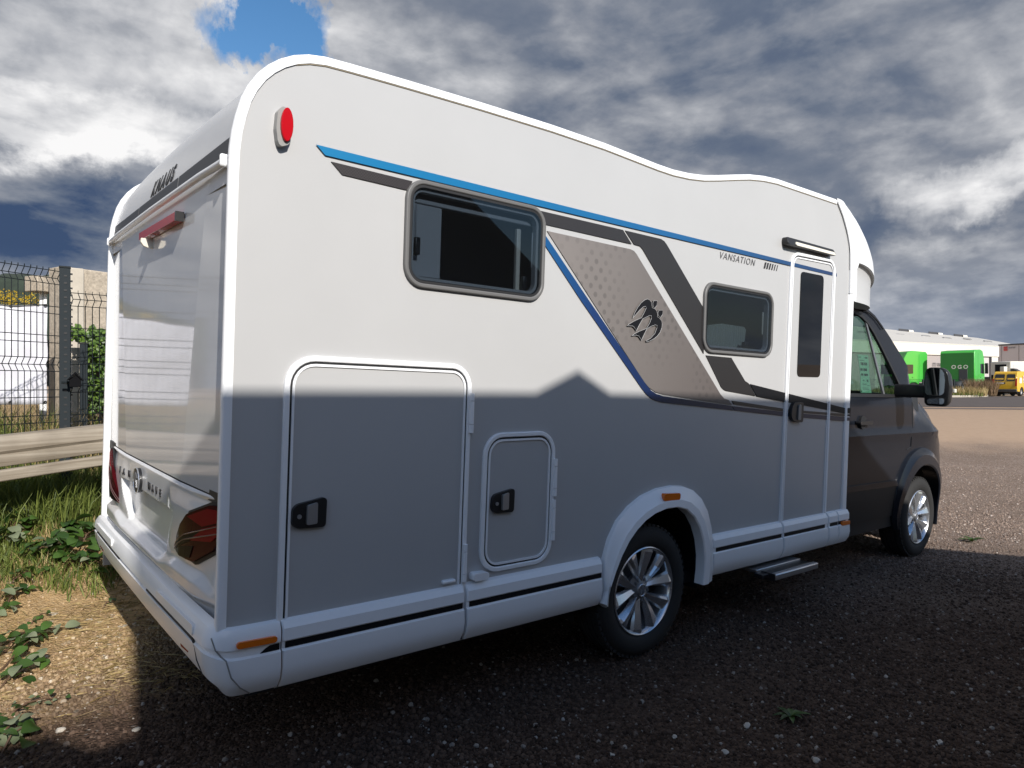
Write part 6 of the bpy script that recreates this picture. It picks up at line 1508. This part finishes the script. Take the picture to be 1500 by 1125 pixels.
# ------------------------------------------------------------------ yard fence, yellow van, white lorry, low trailer
def far_fence():
    f = thing('yard_fence', 'thin dark mesh fence in front of the green trucks', 'fence', (0, 0, 0))
    ps = [(1270, 50.6), (1303, 50.8), (1352, 51.4), (1397.5, 52.0), (1416.5, 52.3), (1453.5, 53.0), (1470, 55), (1482, 57.5)]
    pts = [pt(a, b, 0) for a, b in ps]
    for i, (q, (px, d)) in enumerate(zip(pts, ps)):
        top = zt(549 if i in (5,) else 556, d) if i < 6 else zt(550, d)
        bm = B(); box(bm, -0.06, 0.06, -0.05, 0.05, 0.4, top, Matrix.Rotation(YAW, 3, 'Z'), (q.x, q.y, 0)); finish('post', bm, M['post'], f, bevel=0.01)
    for a, b in zip(pts, pts[1:]):
        bm = B(); d = b - a; n = int(d.length / 0.07)
        for k in range(n): q = a + d * (k / n); tube(bm, [(q.x, q.y, 0.55), (q.x, q.y, 1.75)], 0.006, 3, False)
        for z in np.arange(0.6, 1.76, 0.19): tube(bm, [(a.x, a.y, z), (b.x, b.y, z)], 0.008, 3, False)
        finish('mesh_panel', bm, M['wire'], f, smooth=0, kind='stuff')
far_fence()
M['yellow_paint'] = mat('yellow_paint', (0.72, 0.42, 0.03), 0.3, coat=0.5)
def yellow_van():
    c = pt(1471.5, 51.5, height(*pt(1471.5, 51.5, 0).xy) + 0.01); r = thing('parked_van', 'small yellow delivery van seen from behind at the right edge', 'van', tuple(c), cbase - 0.62 - 0.36)
    side = [(0.0, 0.36), (-0.02, 0.72), (0.03, 1.25), (0.20, 1.72), (0.34, 1.82), (2.2, 1.84), (2.55, 1.78), (3.05, 1.22), (3.85, 1.02), (4.02, 0.70), (4.02, 0.34)] + [(3.25 + 0.36 * math.cos(R(a)), 0.32 + 0.36 * math.sin(R(a))) for a in range(0, 181, 30)] + [(0.78 + 0.36 * math.cos(R(a)), 0.32 + 0.36 * math.sin(R(a))) for a in range(0, 181, 30)]
    finish('body', plate(side, lambda a, b: Vector((a, -0.82 + 0.10 * max(0, b - 0.95), b)), lambda a, b: Vector((a, 0.82 - 0.10 * max(0, b - 0.95), b)), (), [], [0.95, 1.4]), M['yellow_paint'], r, smooth=30, bevel=0.05)
    fx = lambda o: (lambda a, b: Vector((interp(b, [(0.36, 0.0), (0.72, -0.02), (1.25, 0.03), (1.72, 0.20)]) - o, a, b)))
    for y0, y1 in ((-0.66, -0.12), (0.02, 0.66)):
        finish('rear_window', plate(rnd([(y0, 1.12), (y1, 1.12), (y1 * 0.97, 1.62), (y0 * 0.97, 1.62)], 0.07, 3), fx(0.02), fx(-0.03)), M['darkpane'], r, smooth=0)
    finish('number_plate', plate([(-0.05, 0.90), (0.62, 0.90), (0.62, 1.02), (-0.05, 1.02)], fx(0.02), fx(-0.02)), M['chassis'], r, smooth=0)
    finish('plate', plate([(0.05, 0.915), (0.50, 0.915), (0.50, 1.005), (0.05, 1.005)], fx(0.03), fx(0.0)), M['whouse'], r, smooth=0)
    for s in (-1, 1):
        finish('tail_lamp', plate([(s * 0.68, 0.75), (s * 0.80, 0.75), (s * 0.79, 1.28), (s * 0.70, 1.28)], fx(0.03), fx(-0.04)), M['red'], r, smooth=0)
        small_wheel(r, 0.78, s * 0.80, 0.31, 0.19, -s); small_wheel(r, 3.25, s * 0.80, 0.31, 0.19, -s)
    bm = B(); box(bm, -0.08, 0.2, -0.80, 0.80, 0.30, 0.52); finish('bumper', bm, M['chassis'], r, bevel=0.04)
    for i, (x0, x1, z0, z1, m) in enumerate(((0.35, 0.75, 0.95, 1.35, 'whouse'), (1.0, 1.9, 1.0, 1.5, 'whouse'), (1.05, 1.85, 1.28, 1.42, 'redsign'), (1.05, 1.6, 1.05, 1.15, 'dgreen'))):
        bm = B(); box(bm, x0, x1, -0.832 - 0.002 * i, -0.80, z0, z1); finish('side_sticker', bm, M[m], r, smooth=0)
    bm = B(); box(bm, 0.3, 0.5, -0.7, 0.7, 0.2, 0.36); box(bm, 0.5, 3.8, -0.7, 0.7, 0.24, 0.4); finish('underbody', bm, M['gasket'], r, smooth=0)
yellow_van()
def lorry():
    c = pt(1496, 60, GZ_FAR); r = thing('flatbed_lorry', 'white lorry cab with dark loading ramp behind the yellow van', 'lorry', tuple(c), cbase + 0.2)
    bm = B(); box(bm, 0, 2.0, -1.1, 1.1, 0.9, 2.85); cb = finish('cab', bm, M['whouse'], r, bevel=0.08)
    bm = B(); box(bm, -0.02, 0.0, -0.85, 0.85, 1.2, 2.6); finish('rear_pane', bm, M['greyclad'], r, bevel=0.02)
    bm = B(); box(bm, 0.4, 1.5, 1.09, 1.12, 1.9, 2.6); box(bm, 0.4, 1.5, -1.12, -1.09, 1.9, 2.6); finish('side_window', bm, M['darkpane'], r)
    bm = B(); box(bm, -3.5, 2.2, -0.9, 0.9, 0.65, 0.9); finish('chassis', bm, M['chassis'], r, bevel=0.03)
    for s in (-1, 1): small_wheel(r, 1.2, s * 1.1, 0.42, 0.25, -s); small_wheel(r, -2.4, s * 1.1, 0.42, 0.25, -s)
    bm = plate([(0.0, 2.25), (-0.3, 2.2), (-2.6, 0.95), (-2.6, 0.85), (0.0, 1.95)], lambda a, b: Vector((a, 0.75, b)), lambda a, b: Vector((a, 1.1, b))); finish('ramp', bm, M['chassis'], r, bevel=0.02)
    bm = B(); box(bm, 0.2, 0.6, 1.2, 1.55, 1.9, 2.4); finish('mirror', bm, M['whouse'], r, bevel=0.03)
lorry()
def trailer():
    c = pt(1447, 64, GZ_FAR); r = thing('low_trailer', 'low dark flatbed trailer standing between truck and yellow van', 'trailer', tuple(c), cbase - math.pi / 2 + 0.2)
    bm = B(); box(bm, -1.6, 1.6, -1.1, 1.1, 0.75, 1.25); finish('deck', bm, M['chassis'], r, bevel=0.03)
    bm = B(); box(bm, -1.55, 1.55, -1.06, 1.06, 1.25, 1.55); finish('load', bm, M['darkgrey'], r, bevel=0.05)
    for s in (-1, 1): small_wheel(r, -0.6, s * 1.05, 0.4, 0.25, -s); small_wheel(r, 0.6, s * 1.05, 0.4, 0.25, -s)
trailer()
# ------------------------------------------------------------------ wooded hill on the left horizon
def hill():
    vs, fs = [], []; rows = 10; cols = 60
    for j in range(rows + 1):
        for i in range(cols + 1):
            px = lerp(-900, 700, i / cols); dep = lerp(240, 420, j / rows); h = math.sin(math.pi * min(1, j / rows * 0.9 + 0.1)) * (50 + 10 * mnoise.noise(Vector((px * 0.004, j * 0.3, 3))) + 3 * mnoise.noise(Vector((px * 0.03, j, 5))))
            p = pt(px, dep, 0); vs.append((p.x, p.y, h))
    for j in range(rows):
        for i in range(cols): a = j * (cols + 1) + i; fs.append((a, a + 1, a + cols + 2, a + cols + 1))
    finish('hill', (vs, [], fs), mat('wooded_hill', (0.022, 0.034, 0.020), 0.95, var=0.5, vscale=0.08, bump=1.0, bscale=0.3), smooth=180, kind='structure')
hill()
